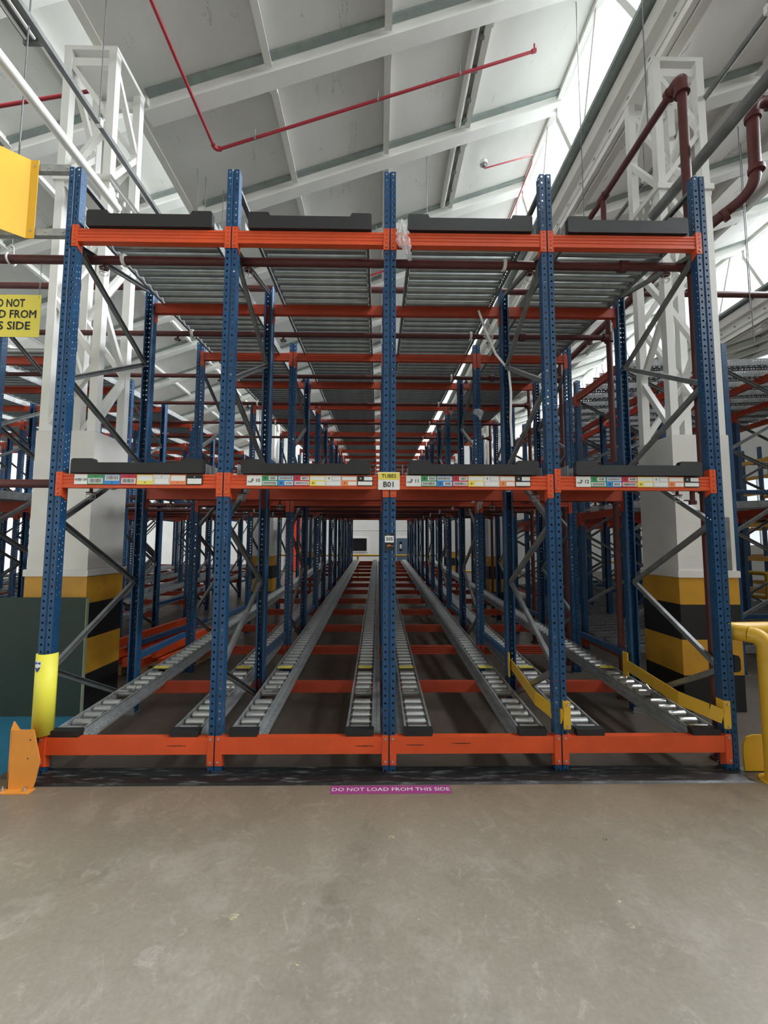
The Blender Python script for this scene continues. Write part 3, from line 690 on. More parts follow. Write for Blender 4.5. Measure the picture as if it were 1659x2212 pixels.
for k in range(6):
    y = .2+1.22*k
    for lv in ('top', 'mid'):
        z = (3.844 if lv == 'top' else 2.04)+(.032*k if k else 0)
        x0 = -5.6 if (lv == 'top' or k == 0 or k > 1) else -2.7
        if k == 0: x0 = -4.6
        t = thing('sprinkler_pipe', 'dark red sprinkler pipe under the %s level, %s from the front' % ('top' if lv == 'top' else 'middle', ORD[k]), 'pipe', T(0, y, z), group='horizontal sprinkler pipes in the racking')
        one('pipe_run', MB().tube([(x0, 0, 0), (2.44, 0, 0)], .033 if k == 0 else .028, 12), 'pipe', t)
        for hx in (-2.28, -1.13, 1.14, 2.25) if k < 3 else (-2.28, -1.13, 1.14):
            link('sprinkler_head', HEAD['head'], t, T(hx, 0, -.03)); link('wire_cage', HEAD['cage'], t, T(hx, 0, -.03))
        for cx_ in (-2.12, .93): link('pipe_clamp', CLAMP, t, T(cx_, 0, 0))
        link('pipe_coupling', COUP, t, T(1.9 if k == 0 else 1.5, 0, 0))
    top = 5.50
    t = thing('riser_pipe', 'dark red vertical riser pipe right of the racking, %s from front' % ORD[k], 'pipe', T(2.47, y, 0), group='riser pipes right of the racking')
    one('pipe_run', MB().tube([(0, 0, .02), (0, 0, top)], .036 if k == 0 else .03, 12), 'pipe', t)
    one('foot_flange', MB().tube([(0, 0, 0), (0, 0, .02)], .06, 16), 'pipe', t)
    for zz in (2.04, 3.844): one('tee_fitting', MB().tube([(0, 0, zz-.05+.032*k), (0, 0, zz+.05+.032*k)], .046, 12).tube([(-.07, 0, zz+.032*k), (0, 0, zz+.032*k)], .044, 12), 'pipe', t)
t = thing('header_pipe', 'dark red pipe running back from the top elbow of the front riser', 'pipe', T(2.47, 0, 0))
one('pipe_run', MB().tube(arc((0, .2, 5.3), (0, .2, 5.53), (0, 1, 5.53), .08)+[(0, 6.5, 5.53)], .034, 12), 'pipe', t)
one('elbow_fitting', MB().tube([(0, .2, 5.40), (0, .2, 5.47)]+arc((0, .2, 5.3), (0, .2, 5.53), (0, 1, 5.53), .06)+[(0, .32, 5.53)], .052, 12).tube([(0, .2, 5.38), (0, .2, 5.41)], .06, 12).tube([(0, .31, 5.53), (0, .345, 5.53)], .06, 12), 'pipe', t)
for k in range(1, 6): one('tee_fitting', MB().tube([(0, .2+1.22*k-.05, 5.53), (0, .2+1.22*k+.05, 5.53)], .048, 12), 'pipe', t)
t = thing('fire_main', 'thick dark red fire main with two elbows at upper right', 'pipe', T(0, 0, 0))
pth = [(6.2, 1.1, 6.38)]+arc((6.2, 1.1, 6.38), (3.95, 1.1, 6.38), (3.95, 1.1, 5.4), .12)+arc((3.95, 1.1, 6.0), (3.95, 1.12, 5.42), (3.66, 2.0, 5.18), .16)+[(3.60, 1.5, 5.16), (3.60, 6.0, 5.16)]
one('pipe_run', MB().tube(pth, .055, 14), 'pipe', t)
for p_, q_ in (((3.95, 1.1, 6.22), (3.95, 1.1, 6.17)), ((3.95, 1.1, 5.62), (3.95, 1.1, 5.57)), ((4.15, 1.1, 6.38), (4.2, 1.1, 6.38)), ((3.79, 1.31, 5.27), (3.76, 1.34, 5.25))): one('pipe_coupling', MB().tube([p_, q_], .075, 14), 'pipe', t)
t = thing('crossing_pipe', 'dull red pipe crossing high behind the first rows of racking', 'pipe', T(0, 3.0, 5.42))
one('pipe_run', MB().tube([(-6.5, 0, 0), (8.5, 0, -.02)], .045, 12), 'pipe', t)
for x in (-3.0, .1, 4.6): one('pipe_coupling', MB().tube([(x, 0, 0), (x+.07, 0, 0)], .058, 12), 'pipe', t)
# valve and drain below the mid beam near the right post
t = thing('drain_valve', 'small dark red drain valve hanging from the middle sprinkler pipe near the right end', 'valve', T(2.37, .2, 2.0))
one('valve_body', MB().tube([(0, 0, .03), (0, 0, -.09)], .018, 10).tube([(0, 0, -.10), (0, 0, -.07)], .028, 10), 'pipe', t); one('valve_handle', MB().box(-.08, .0, -.02, -.012, -.075, -.065), 'pipe', t)

# crimson ceiling pipes
t = thing('ceiling_pipe', 'thin crimson pipe with one elbow hung under the middle roof slope', 'pipe', T(0, 0, 0))
e = Vector((-2.31, 2.28, 6.91))
one('pipe_run', MB().tube([(-2.36, -3, 6.90), (-2.33, 1.2, 6.91)]+arc((-2.33, 1.2, 6.91), e, (2.09, 2.30, 8.51), .07)+[(2.09, 2.30, 8.51)], .02, 10), 'redpipe', t)
one('elbow_fitting', MB().tube(arc((-2.33, 1.2, 6.91), e, (2.09, 2.30, 8.51), .08), .03, 10), 'redpipe', t)
one('end_nozzle', MB().tube([(2.05, 2.3, 8.5), (2.11, 2.3, 8.52)], .028, 8).tube([(2.09, 2.3, 8.52), (2.09, 2.3, 8.62)], .012, 6), 'redpipe', t)
for f_ in (.12, .5, .76):
    p_ = e.lerp(Vector((2.09, 2.30, 8.51)), f_); one('pipe_hanger', MB().tube([p_, p_+Vector((0, 0, .14))], .008, 5).tube([p_-Vector((.012, 0, 0)), p_+Vector((.012, 0, .005))], .026, 8), 'strip', t)
t = thing('ceiling_pipe', 'thin crimson pipe under the left roof slope, beyond the lattice column', 'pipe')
one('pipe_run', MB().tube([(-6.5, 1.3, 5.95), (-3.4, 1.8, 7.25)], .02, 8), 'redpipe', t)
t = thing('ceiling_pipe', 'short thin crimson pipe beside the round detector, near the right glazing', 'pipe')
one('pipe_run', MB().tube([(1.85, 4.12, 8.5), (2.75, 4.12, 8.78)]+[(2.8, 4.3, 8.78), (2.8, 6.0, 8.78)], .012, 8), 'redpipe', t)
t = thing('ceiling_pipe', 'farthest short crimson pipe under the middle roof slope', 'pipe')
one('pipe_run', MB().tube([(-2, 5.9, 7.0), (2.1, 5.9, 8.45), (2.1, 5.9, 8.55)], .02, 8), 'redpipe', t)
for loc, lb in (((-3.3, 2.93, 7.5), 'small round white detector on the ceiling left of the racking'), ((1.83, 4.1, 8.55), 'small round white detector at the end of a crimson pipe')):
    t = thing('smoke_detector', lb, 'detector', T(*loc)); one('base', MB().tube([(0, 0, 0), (0, 0, .06)], .07, 16), 'white', t); one('sensor', MB().tube([(0, 0, -.03), (0, 0, 0)], [.03, .045], 12), 'galvdull', t)

# overhead conduits and struts with their hanger rods
def hung(name, label, x, z, y0, y1, r, m, rods, square=False, roof=9.0):
    t = thing(name, label, 'conduit', T(x, 0, z))
    if square: one('channel', MB().box(-r, r, y0, y1, -r, r), m, t)
    else: one('tube_run', MB().tube([(0, y0, 0), (0, y1, 0)], r, 14), m, t)
    for y in rods:
        one('hanger_rod', MB().tube([(0, y, r*.8), (0, y, roof-z)], .005, 5), 'galvdull', t)
        one('hanger_clip', MB().box(-r-.006, r+.006, y-.018, y+.018, -r-.004, r+.02), 'paper', t)
hung('conduit', 'thick pale grey conduit running back overhead, left of the racking', -2.73, 4.96, -2.6, 1.0, .042, 'white', (-.55, ), roof=7.08)
hung('conduit', 'thick pale grey conduit running back overhead, right of the racking', 2.75, 4.98, -2.6, 1.02, .05, 'galvdull', (), roof=6.9)
hung('conduit', 'thin dark grey conduit on hangers under the right roof slope', 3.43, 6.4, -2, 7, .028, 'galvdull', (.35, 2.1, 4), roof=7.1)
hung('strut_channel', 'long thin steel channel running back overhead, right of the left lattice column', -2.68, 5.46, -2.6, 6.5, .022, 'galvdull', (.6, 2.6), True, roof=6.95)
for i, (x, y, z0, z1) in enumerate(((-2.70, 2.9, 5.46, 7.05), (-2.55, 3.2, 5.0, 7.08), (-2.35, 3.3, 4.6, 7.15), (2.45, .6, 5.56, 8.9), (.72, 3.6, 4.2, 8.2), (3.9, 1.9, 5.2, 7.3), (5.2, 2.6, 4.9, 7.7), (5.6, 3.0, 4.6, 7.8), (2.6, 2.1, 5.5, 6.95))):
    thing('hanger_rod', 'thin steel hanger rod dropping from the roof, %s from the left' % ORD[i], 'rod', T(x, y, 0), 'thin steel rods hanging from the roof', MB().tube([(0, 0, z0), (0, 0, rz((x+GS/2) % GS-GS/2)-.005)], .006, 5).mesh('hanger_rod', 'galvdull'))
# fluorescent fitting at the upper left corner
t = thing('light_fitting', 'grey twin-tube light fitting at the top left corner', 'lamp', T(-3.35, 0, 6.3))
one('housing', MB().prism([(-.08, 0), (.08, 0), (.05, .05), (-.05, .05)], 'y', -1.0, .62), 'galvdull', t)
for x in (-.04, .04): one('lamp_tube', MB().tube([(x, -.95, -.015), (x, .58, -.015)], .014, 10), 'paper', t)
one('end_cap', MB().box(-.085, .085, .6, .625, -.04, .055), 'galvdull', t)

# ------------------------------------------------------------------ labels and signs on the racking
def barcode(parent, x0, x1, z0, z1, y, seed):
    rr = random.Random(seed); mb = MB(); x = x0+.003
    while x < x1-.004:
        w_ = rr.choice((.0009, .0014, .0022)); mb.add([(x, y, z0), (x+w_, y, z0), (x+w_, y, z1), (x, y, z1)], [(0, 1, 2, 3)]); x += w_+rr.choice((.001, .0016, .002))
    return one('barcode', mb, 'ink', parent)
segs = [('A', 'green_l'), ('B', 'blue_l'), ('C', 'red_l'), ('D', 'yel_l'), ('E', 'paper'), ('F', 'org_l'), ('G', 'ink')]
def strip(n, x0, x1, z0, z1, code, prefix, old, yy):
    t = thing('label_strip', 'coloured location label strip on the front middle beam, %s bay from left' % ORD[n-1], 'label', T(0, yy, 0), 'location label strips on the middle beam')
    hh = z1-z0; wc = .108 if not old else .092
    base = one('code_card', MB().box(x0, x0+wc, -.002, 0, z0, z1), 'paper', t)
    zc = (z0+z1)/2
    if old: text('lettering', 'WBF 09', .026, 'ink', base, TXF(x0+wc/2, -.0025, zc-.004), .0007)
    else:
        text('lettering', 'WB', .018, 'ink', base, TXF(x0+.006, -.0025, zc-.010), .0004, 'LEFT'); text('lettering', 'F '+code[-2:], .036, 'ink', base, TXF(x0+.033, -.0025, zc-.001), .0009, 'LEFT')
    sw = (x1-x0-wc)/7
    for i, (ch, m) in enumerate(segs):
        a = x0+wc+i*sw; b_ = a+sw
        s_ = one('colour_card', MB().box(a, b_-.001, -.002, 0, z0, z1), m, t, label='label field %s' % ch)
        ik = 'paper' if ch == 'G' else 'ink'
        Q = lambda u0, u1, v0, v1: one('white_field', MB().box(a+u0*sw, a+u1*sw, -.0028, -.002, z0+v0*hh, z0+v1*hh), 'paper', s_)
        E_ = lambda u0, u1, v0, v1: one('field_outline', MB().box(a+u0*sw, a+u1*sw, -.0026, -.002, z0+v0*hh, z0+v1*hh), 'galvdull', s_) if ch == 'E' else None
        if old:
            up_ = i in (0, 2, 4, 6)
            v = (.08, .62) if up_ else (.38, .92)
            E_(.05, .95, v[0]-.02, v[1]+.02); Q(.07, .93, *v); text('letter', ch, .014, ik, s_, TXF(a+sw/2, -.003, z0+hh*(.80 if up_ else .2)), .0004)
            if i < 3: barcode(s_, a+.1*sw, a+.9*sw, z0+(v[0]+.08)*hh, z0+(v[1]-.06)*hh, -.0032, i+n)
        else:
            even = i % 2 == 0
            big = (.08, .44) if even else (.56, .92); sm = (.56, .92) if even else (.08, .44)
            E_(.03, .97, big[0]-.02, big[1]+.02); Q(.05, .95, *big); E_(.41, .97, sm[0]-.02, sm[1]+.02); Q(.43, .95, *sm); text('letter', ch, .019, ik, s_, TXF(a+.22*sw, -.003, z0+hh*(sm[0]+.18)), .0006)
            if i < 3:
                barcode(s_, a+.08*sw, a+.92*sw, z0+(big[0]+.06)*hh, z0+(big[1]-.06)*hh, -.0032, i+n*3); barcode(s_, a+.48*sw, a+.9*sw, z0+(sm[0]+.06)*hh, z0+(sm[1]-.06)*hh, -.0032, i+n*7)
strip(1, -2.262, -1.347, 2.008, 2.080, 'WBF 09', '', True, -.004)
strip(2, -1.030, -.120, 2.004, 2.078, 'WBF 10', '', False, -.004)
strip(3, .120, 1.028, 2.004, 2.082, 'WBF 11', '', False, -.006)
strip(4, 1.360, 2.270, 2.006, 2.082, 'WBF 12', '', False, -.004)
t = thing('location_sign', 'yellow and white sign reading TUBES B01 on the centre post', 'sign', T(-.005, -.014, 0))
one('white_plate', MB().box(-.078, .078, 0, .004, 1.978, 2.106), 'paper', t); one('yellow_band', MB().box(-.074, .074, -.001, 0, 2.050, 2.102), 'signyellow', t)
text('lettering', 'TUBES', .038, 'ink', t, TXF(0, -.002, 2.076), .0004); text('lettering', 'B01', .056, 'ink', t, TXF(0, -.002, 2.014), .0008)
t = thing('load_tag', 'small black and white tag reading 505 on the centre post', 'label', T(0, -.003, 0))
one('dark_tag', MB().box(-.033, .034, -.001, .001, 1.545, 1.664), 'ink', t); one('white_field', MB().box(-.033, .031, -.002, -.001, 1.598, 1.645), 'paper', t)
text('lettering', '505', .034, 'ink', t, TXF(0, -.003, 1.621), .0007); text('lettering', 'gm', .02, 'org_l', t, TXF(-.003, -.003, 1.578), .0005); text('lettering', 'load max', .007, 'paper', t, TXF(-.008, -.003, 1.652))
one('tag_line', MB().box(.008, .033, -.002, -.001, 1.571, 1.573), 'org_l', t)
# hanging DO NOT LOAD sign, cut by the left edge of the picture
t = thing('hanging_sign', 'yellow sign reading DO NOT LOAD FROM THIS SIDE hung at the left edge', 'sign', T(0, .2, 0))
one('plate', MB().box(-3.31, -2.756, -.004, 0, 3.20, 3.546), 'signyellow', t)
for i, (s_, zz) in enumerate((('DO NOT', 3.473), ('LOAD FROM', 3.383), ('THIS SIDE', 3.288))): text('lettering', s_, .092, 'ink', t, TXF((-3.015, -3.010, -3.025)[i], -.006, zz), .0018, fit=(.268, .45, .40)[i])
for cx_ in (-2.775, -3.33):
    mb = MB(); z = 3.53; k = 0
    while z < 3.81:
        mb.tube([(cx_+(.006*cos(a*pi/4) if k % 2 else 0), .006*cos(a*pi/4) if not k % 2 else 0, z+.012*sin(a*pi/4)) for a in range(9)], .0018, 4, False); z += .018; k += 1
    one('chain', mb, 'chain', t)
t = thing('pipe_hanger', 'pale pear-shaped hanger holding the front sprinkler pipe at the far left', 'hanger', T(-3.02, .2, 3.844))
one('loop', MB().tube([(0, .045*cos(a*pi/8)*1.0, .045*sin(a*pi/8)) for a in range(-10, 4)]+[(0, .014, .11), (0, -.014, .11)], .008, 6), 'paper', t); one('rod', MB().tube([(0, 0, .1), (0, 0, 3.0)], .006, 6), 'galvdull', t)
# magenta floor tape
t = thing('floor_tape', 'magenta floor tape reading DO NOT LOAD FROM THIS SIDE', 'label', T(.007, -.168, 0))
one('tape', MB().box(-.39, .39, -.044, .044, .0005, .002), 'magenta', t)
text('lettering', 'DO NOT LOAD FROM THIS SIDE', .052, 'paper', t, Matrix.Translation((0, 0, .0025)), 0)
# fit lettering width to the tape
lo = [c for c in t.children if c.name.startswith('lettering')][0]; xs_ = [v.co.x for v in lo.data.vertices]; sc_ = .762/(max(xs_)-min(xs_)); lo.data.transform(Matrix.Diagonal((sc_, 1, 1, 1)))

# ------------------------------------------------------------------ guards
t = thing('floor_ramp', 'scuffed black rubber ramp strip along the foot of the front posts', 'ramp')
one('ramp_body', MB().prism([(-.115, .001), (-.10, .012), (-.05, .026), (.055, .030), (.06, .001)], 'x', -2.36, 2.42), 'rubber', t)
one('end_taper', MB().add([(2.42, -.115, .001), (2.42, -.10, .012), (2.42, .055, .03), (2.44, .055, .002), (2.47, -.112, .001), (2.42, .055, .001)], [(0, 4, 1), (1, 4, 3, 2), (2, 3, 5), (0, 5, 3, 4)]), 'rubber', t)
t = thing('corner_guard', 'amber steel corner guard bolted down at the left end', 'guard', T(0, -.15, 0))
one('front_plate', MB().prism([(-2.466, 0), (-2.305, 0), (-2.29, .047), (-2.266, .18), (-2.318, .373), (-2.455, .373)], 'y', 0, .006), 'guardorange', t)
one('side_plate', MB().prism([(.0, 0), (.16, 0), (.10, .30), (.02, .42), (.0, .373)], 'x', -2.466, -2.460), 'guardorange', t)
one('foot_flange', MB().box(-2.49, -2.29, -.05, .01, 0, .006), 'guardorange', t)
for x in (-2.475, -2.335): one('anchor_bolt', MB().tube([(x, -.02, .006), (x, -.02, .02)], .012, 6).tube([(x, -.02, .02), (x, -.02, .035)], .006, 6), 'bolt', t)
for x, z in ((-2.335, .31), (-2.345, .195)): one('bolt_hole', MB().tube([(x, -.001, z), (x, 0, z)], .005, 8), 'ink', t)
# lemon post protector
t = thing('post_protector', 'lemon yellow rounded sleeve on the left front post', 'guard', T(-2.392, .03, 0))
mb = MB(); n = 20; vs = []
A = [R(150)+R(215)*i/n for i in range(n+1)]
for z, dz in ((.275, 1), (.82, 0)):
    for r_ in (.068, .056): vs += [(r_*cos(a), r_*sin(a)*1.05, z) for a in A]
m1 = n+1
fs = [(i, i+1, 2*m1+i+1, 2*m1+i) for i in range(n)]+[(m1+i+1, m1+i, 3*m1+i, 3*m1+i+1) for i in range(n)]+[(i+1, i, m1+i, m1+i+1) for i in range(n)]+[(2*m1+i, 2*m1+i+1, 3*m1+i+1, 3*m1+i) for i in range(n)]+[(0, 2*m1, 3*m1, m1), (n, m1+n, 3*m1+n, 2*m1+n)]
mb.add(vs, fs, True); one('sleeve', mb, 'lemon', t)
def shield(s_, z, y): return [(-.027*s_, z+.032*s_), (0, z+.038*s_), (.027*s_, z+.032*s_), (.028*s_, z+.004*s_), (.018*s_, z-.02*s_), (0, z-.036*s_), (-.018*s_, z-.02*s_), (-.028*s_, z+.004*s_)]
def wrap_me(pts, rad, m, name, par, zc):
    mb = MB(); vv = []
    for x, z in pts: a = -pi/2-.25+x/rad; vv.append((rad*cos(a), rad*sin(a)*1.05, z))
    vv.append((rad*cos(-pi/2-.25)*1.0, rad*sin(-pi/2-.25)*1.05, zc)); n_ = len(pts); mb.add(vv, [(i, (i+1) % n_, n_) for i in range(n_)]); one(name, mb, m, par)
wrap_me(shield(1, .745, 0), .0695, 'paper', 'shield_sticker', t, .745); wrap_me([(x, z) for x, z in shield(.8, .733, 0) if z < .74]+[(.02, .74)], .0702, 'navy', 'shield_print', t, .73)
wrap_me([(-.022, .757), (.022, .757), (.022, .772), (-.022, .772)], .0702, 'navy', 'shield_band', t, .765)
# yellow guide arms
def guide(x, label, w_):
    t = thing('guide_arm', label, 'guard', T(x, 0, 0))
    pts = [(-.0, -.006), (-.055, .05), (-.14 if w_ else -.10, .24), (-.05 if w_ else -.02, 1.07)]
    mb = MB()
    P = [Vector((a, b_, 0)) for a, b_ in pts]
    for i in range(len(P)-1):
        zc = .385+.03*i; mb.bar((P[i].x, P[i].y, .385+.02*i), (P[i+1].x, P[i+1].y, .385+.02*(i+1)), .006, .10)
    one('arm', mb, 'yellow', t)
    one('mounting_plate', MB().box(0, .05, -.012, -.006, .305, .495, .004), 'yellow', t); one('side_leaf', MB().box(-.002, .002, -.012, .05, .40, .50), 'yellow', t)
    one('rear_plate', MB().box(-.055, -.045, 1.02, 1.10, .34, .56), 'yellow', t)
    for z in (.325, .475): one('bolt', MB().tube([(.03, -.012, z), (.03, -.022, z)], .009, 6), 'bolt', t)
guide(2.345, 'yellow steel pallet guide arm on the right end post', True)
guide(1.215, 'yellow steel pallet guide arm on the post between third and fourth bays', False)
t = thing('junction_box', 'small black box on the outer side of the right end post', 'box', T(2.452, .03, .745))
one('case', MB().prism([(0, -.06), (.035, -.055), (.045, -.04), (.045, .035), (.035, .055), (0, .06)], 'y', -.03, .04), 'black', t); one('knob', MB().box(.045, .058, -.015, .025, -.025, .025, .004), 'black', t)
# yellow tube barrier at the right edge
t = thing('tube_barrier', 'yellow tubular barrier at the right edge of the picture', 'barrier')
p0 = Vector((2.60, -.10, 0)); bend = Vector((2.60, -.10, .99)); b2 = Vector((2.47, .10, .95)); b3 = Vector((3.6, .22, .94))
one('barrier_post', MB().tube([p0, (2.6, -.1, .80)]+arc((2.6, -.1, .7), (2.6, -.1, .955), (2.50, .06, .955), .09), .056, 20), 'yellow', t)
one('top_rail', MB().tube(arc((2.6, -.1, .955), (2.47, .13, .955), (3.6, .22, .955), .10, 8)+[(3.8, .24, .955)], .056, 20), 'yellow', t)
one('rail_stub', MB().tube([arc((2.6, -.1, .7), (2.6, -.1, .955), (2.50, .06, .955), .09)[-1], arc((2.6, -.1, .955), (2.47, .13, .955), (3.6, .22, .955), .10, 8)[0]], .056, 20), 'yellow', t)
one('weld_bead', MB().tube([(2.6, -.1, .795), (2.6, -.1, .803)], .0585, 20), 'yellow', t)
one('base_flange', MB().tube([(2.6, -.1, 0), (2.6, -.1, .01)], .09, 20), 'yellow', t)
t = thing('kick_plate', 'yellow rounded steel plate standing on the floor behind the barrier post', 'guard', T(2.60, .02, 0))
one('plate', MB().prism([(-.10, .0), (.12, 0), (.12, .25), (-.03, .25), (-.075, .235), (-.10, .19), (-.105, .12)], 'y', 0, .012), 'yellow', t); one('foot', MB().box(-.12, .12, .0, .06, 0, .006), 'galvdull', t)
# far barrier behind the rack end
t = thing('tube_barrier', 'yellow tubular barrier across the far end of the racking', 'barrier', T(0, 15.6, 0))
for z in (1.09, .40): one('rail', MB().tube([(-6, 0, z), (6, 0, z)], .045, 10), 'yellow', t)
for x in (-4.5, -2.7, -.98, 2.2, 4.4): one('barrier_post', MB().tube([(x, 0, 0), (x, 0, 1.09)], .045, 10), 'yellow', t)
t = thing('tube_barrier', 'yellow tubular barrier in the aisle beyond the right racking', 'barrier', T(0, 9.6, 0))
for z in (1.0, .5): one('rail', MB().tube([(8.0, -4, z), (8.0, 2, z)], .045, 10), 'yellow', t)
for y in (-4, -1, 2): one('barrier_post', MB().tube([(8, y, 0), (8, y, 1.0)], .045, 10), 'yellow', t)

# ------------------------------------------------------------------ green board
t = thing('green_board', 'dark green board standing in front of the left striped pillar', 'board')
one('panel', MB().box(-4.1, -2.817, 1.0, 1.03, .0, 1.075, .004), 'greenboard', t); one('edge_trim', MB().box(-2.817, -2.811, .998, 1.032, 0, 1.075), 'boardedge', t)

# amber sheet box at the upper left on two steel struts
for z, nm in ((4.45, 'upper'), (3.93, 'lower')):
    t = thing('strut_channel', '%s galvanised steel channel from the left end post to the amber panel' % nm, 'strut', T(0, 0, z))
    one('channel', MB().box(-3.3, -2.44, .01, .014, -.028, .028).box(-3.3, -2.44, .014, .05, .025, .028).box(-3.3, -2.44, .014, .05, -.028, -.025), 'galv', t)
    for x in (-2.47, -2.60, -2.95): one('bolt', MB().tube([(x, .01, 0), (x, .002, 0)], .009, 8), 'bolt', t)
t = thing('amber_panel', 'amber folded sheet panel at the left edge, above the racking sign', 'panel')
def qd(a, b_, c, d): return MB().add([a, b_, c, d, tuple(Vector(a)+Vector((0, .004, 0))), tuple(Vector(b_)+Vector((0, .004, 0))), tuple(Vector(c)+Vector((0, .004, 0))), tuple(Vector(d)+Vector((0, .004, 0)))], [(0, 1, 2, 3), (7, 6, 5, 4), (0, 4, 5, 1), (1, 5, 6, 2), (2, 6, 7, 3), (3, 7, 4, 0)])
one('sheet', qd((-3.15, -.35, 3.87), (-2.74, 0, 3.87), (-2.74, 0, 4.50), (-3.15, -.35, 4.50)), 'boxyellow', t)
one('side_flange', qd((-2.74, 0, 3.87), (-2.68, .0, 3.87), (-2.68, 0, 4.50), (-2.74, 0, 4.50)), 'boxyellow', t)
one('black_print', qd((-2.98, -.215, 4.33), (-2.895, -.143, 4.33), (-2.895, -.143, 4.42), (-2.98, -.215, 4.42)), 'ink', t)
for z in (3.93, 4.45): one('screw', MB().tube([(-2.705, -.004, z), (-2.705, -.0, z)], .008, 8), 'bolt', t)

# ------------------------------------------------------------------ pallet with spare beams, behind the left pillar
PX, PY = -3.22, 2.2
t = thing('wooden_pallet', 'wooden pallet under the stacked spare beams left of the racking', 'pallet', T(PX, PY, 0, -.12))
for k in range(7): one('deck_board', MB().box(-.05, .75, k*.17, k*.17+.12, .12, .14), 'wood', t)
for x in (0, .33, .66):
    for y in (0, .5, 1.0): one('block', MB().box(x-.05, x+.05, y, y+.12, .02, .12), 'wood', t)
for x in (0, .33, .66): one('bottom_board', MB().box(x-.05, x+.05, 0, 1.14, 0, .02), 'wood', t)
spare = MB().box(-.025, .025, -.15, 1.5, 0, .1, .004).mesh('spare_beam', 'orange')
spareb = MB().box(-.03, .03, -.1, 1.6, 0, .06, .004).mesh('spare_beam', 'blue')
sparew = MB().box(-.03, .03, -.1, 1.5, 0, .05, .004).mesh('spare_beam', 'white')
for i, (x, z, me, nm) in enumerate(((.0, .14, spare, 'orange spare beam, bottom layer, far left'), (.18, .14, spare, 'orange spare beam, bottom layer, second'), (.38, .14, spare, 'orange spare beam, bottom layer, third'), (.60, .14, spare, 'orange spare beam, bottom layer, right'), (.1, .24, spare, 'orange spare beam, second layer, left'), (.52, .24, spare, 'orange spare beam, second layer, right'), (.33, .24, sparew, 'white spare bar, second layer'), (.2, .34, spareb, 'blue spare bar on top'), (.02, .34, spare, 'orange spare beam on top'))):
    tt = thing('spare_beam', nm+' of the stack on the pallet', 'spare beam', T(PX+x, PY, z, -.12+.03*((i*7) % 3-1)), 'spare beams stacked on the pallet', me)
# galvanised bundle lying behind it
for i in range(6):
    thing('spare_rail', 'grey galvanised spare rail lying behind the pallet, %s from the left' % ORD[i], 'spare rail', T(-3.75+.1*i, 3.1, .02+.03*(i % 2), -.10), 'grey spare rails behind the pallet', MB().box(-.035, .035, 0, 4.2, 0, .07).mesh('spare_rail', 'galvdull'))

# ------------------------------------------------------------------ distant pallet storage on the far right
for r_, (rx, ry) in enumerate(((10.6, 3.2), (10.6, 6.6), (10.6, 10.0), (13.2, 5.0), (13.2, 9.0))):
    t = thing('pallet_rack', 'distant tan-shelved pallet rack far right, %s of five' % ORD[r_], 'rack', T(rx, ry, 0))
    for x in (0, 1.0):
        for y in (0, 2.8): one('post', MB().box(x-.04, x+.04, y-.04, y+.04, 0, 4.6), 'blue', t)
    for z in (.35, 1.25, 2.2, 3.1, 4.0):
        for x in (0, 1.0): one('shelf_beam', MB().box(x-.025, x+.025, 0, 2.8, z-.1, z), 'ochre', t)
        for k in range(5): one('shelf_board', MB().box(0, 1, .2+k*.52, .55+k*.52, z, z+.02), 'wood', t)
for i, (x, y, z) in enumerate(((10.65, 3.5, .38), (10.65, 4.8, 1.28), (10.65, 6.9, .38), (10.65, 8.2, 2.23), (10.65, 10.3, 1.28), (10.65, 3.4, 2.23), (10.65, 11.6, .38), (10.65, 7.0, 3.13), (13.25, 5.3, 1.28), (13.25, 9.3, 2.23), (10.65, 5.0, 3.13), (13.25, 6.6, .38))):
    t = thing('stacked_pallet', 'bare wooden pallet on a distant shelf, %s listed, far right' % ORD[i], 'pallet', T(x, y, z), 'wooden pallets on the distant shelves')
    for h_ in (0, .12):
        one('deck', MB().box(0, .9, 0, 1.0, h_+.08, h_+.1), 'wood', t)
        for yy in (0, .45, .9): one('bearer', MB().box(0, .9, yy, yy+.1, h_, h_+.08), 'wood', t)

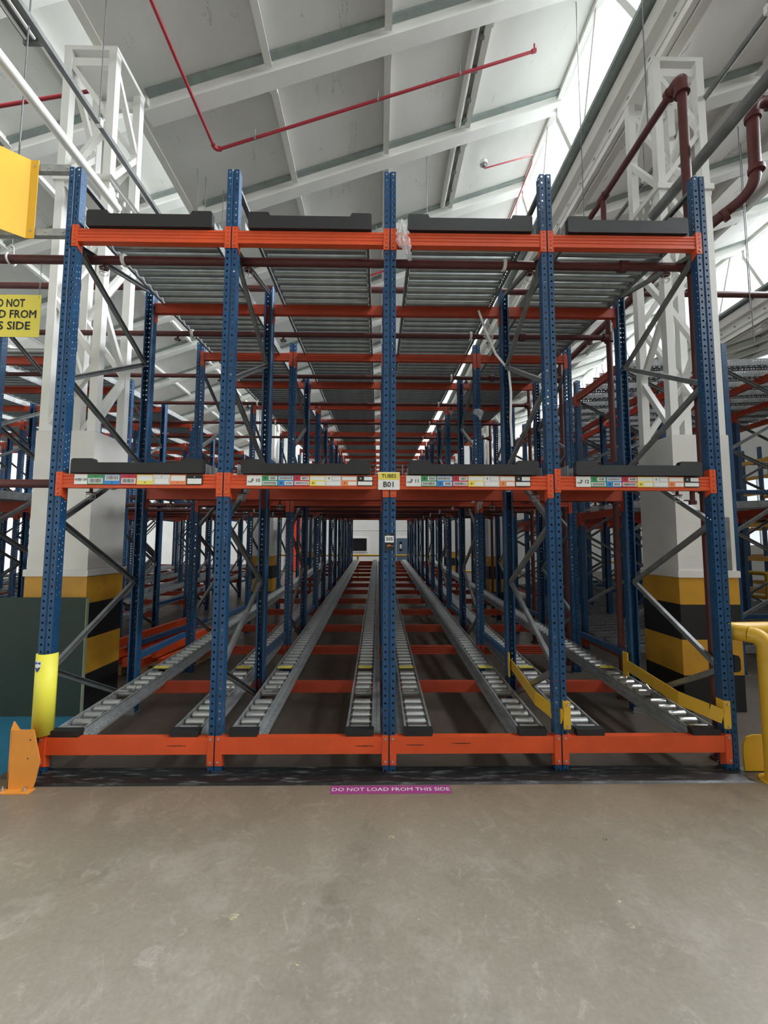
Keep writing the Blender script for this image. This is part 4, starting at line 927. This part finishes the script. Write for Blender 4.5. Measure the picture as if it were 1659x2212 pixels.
# ------------------------------------------------------------------ torn stretch film
def film(name, label, path, wd_, seed, depth=.015, m='film'):
    rr = random.Random(seed); P = [Vector(p_) for p_ in path]; n_ = 26; mcols = 9
    def at(u):
        u = u*(len(P)-1); i = min(int(u), len(P)-2); return P[i].lerp(P[i+1], u-i)
    vs = []; 
    for i in range(n_+1):
        u = i/n_; c = at(u); ww = wd_*(.25+.75*sin(pi*min(1, u*1.1+.08))**.7)*(.75+.5*rr.random())
        for j in range(mcols):
            v = j/(mcols-1)-.5; vs.append((c.x+v*ww+rr.uniform(-.004, .004), c.y+depth*sin(v*18+u*9)+rr.uniform(-.004, .004), c.z+rr.uniform(-.006, .006)))
    fs = [(i*mcols+j, i*mcols+j+1, (i+1)*mcols+j+1, (i+1)*mcols+j) for i in range(n_) for j in range(mcols-1)]
    mb = MB().add(vs, fs, False)
    return thing(name, label, 'film', None, 'torn stretch film caught on the racking', mb.mesh(name, m))
film('film_scrap', 'torn clear film caught on the top front beam, right of the centre post', [(.085, -.03, 4.03), (.09, -.04, 3.95), (.10, -.045, 3.85), (.13, -.045, 3.76), (.15, -.04, 3.70)], .09, 1)
film('film_scrap', 'long torn clear film hanging under the second top beam, third bay', [(1.03, 1.22, 3.98), (1.06, 1.22, 3.85), (1.09, 1.2, 3.7), (1.08, 1.2, 3.55)], .10, 2)
film('film_scrap', 'small torn clear film below the middle beams, right of centre', [(1.22, 2.22, 2.16), (1.20, 2.22, 2.08), (1.17, 2.22, 1.98)], .07, 3)
film('film_scrap', 'crumpled clear film around a post top, third row back', [(1.18, 2.2, 3.32), (1.2, 2.19, 3.26), (1.22, 2.2, 3.18)], .12, 4, .02)
mb = MB(); pth = [Vector((.93, 1.05, 3.96)), Vector((1.0, 1.05, 3.75)), Vector((1.1, 1.05, 3.5)), Vector((1.22, 1.03, 3.33)), Vector((1.235, 1.02, 3.1)), Vector((1.225, 1.02, 2.8)), Vector((1.235, 1.02, 2.55))]
for a, b_ in zip(pth, pth[1:]): mb.bar(a, b_, .022, .003, (0, 1, 0))
thing('packing_strap', 'loose pale packing strap drooping from the second top beam to a post', 'strap', None, None, mb.mesh('packing_strap', 'paper'))
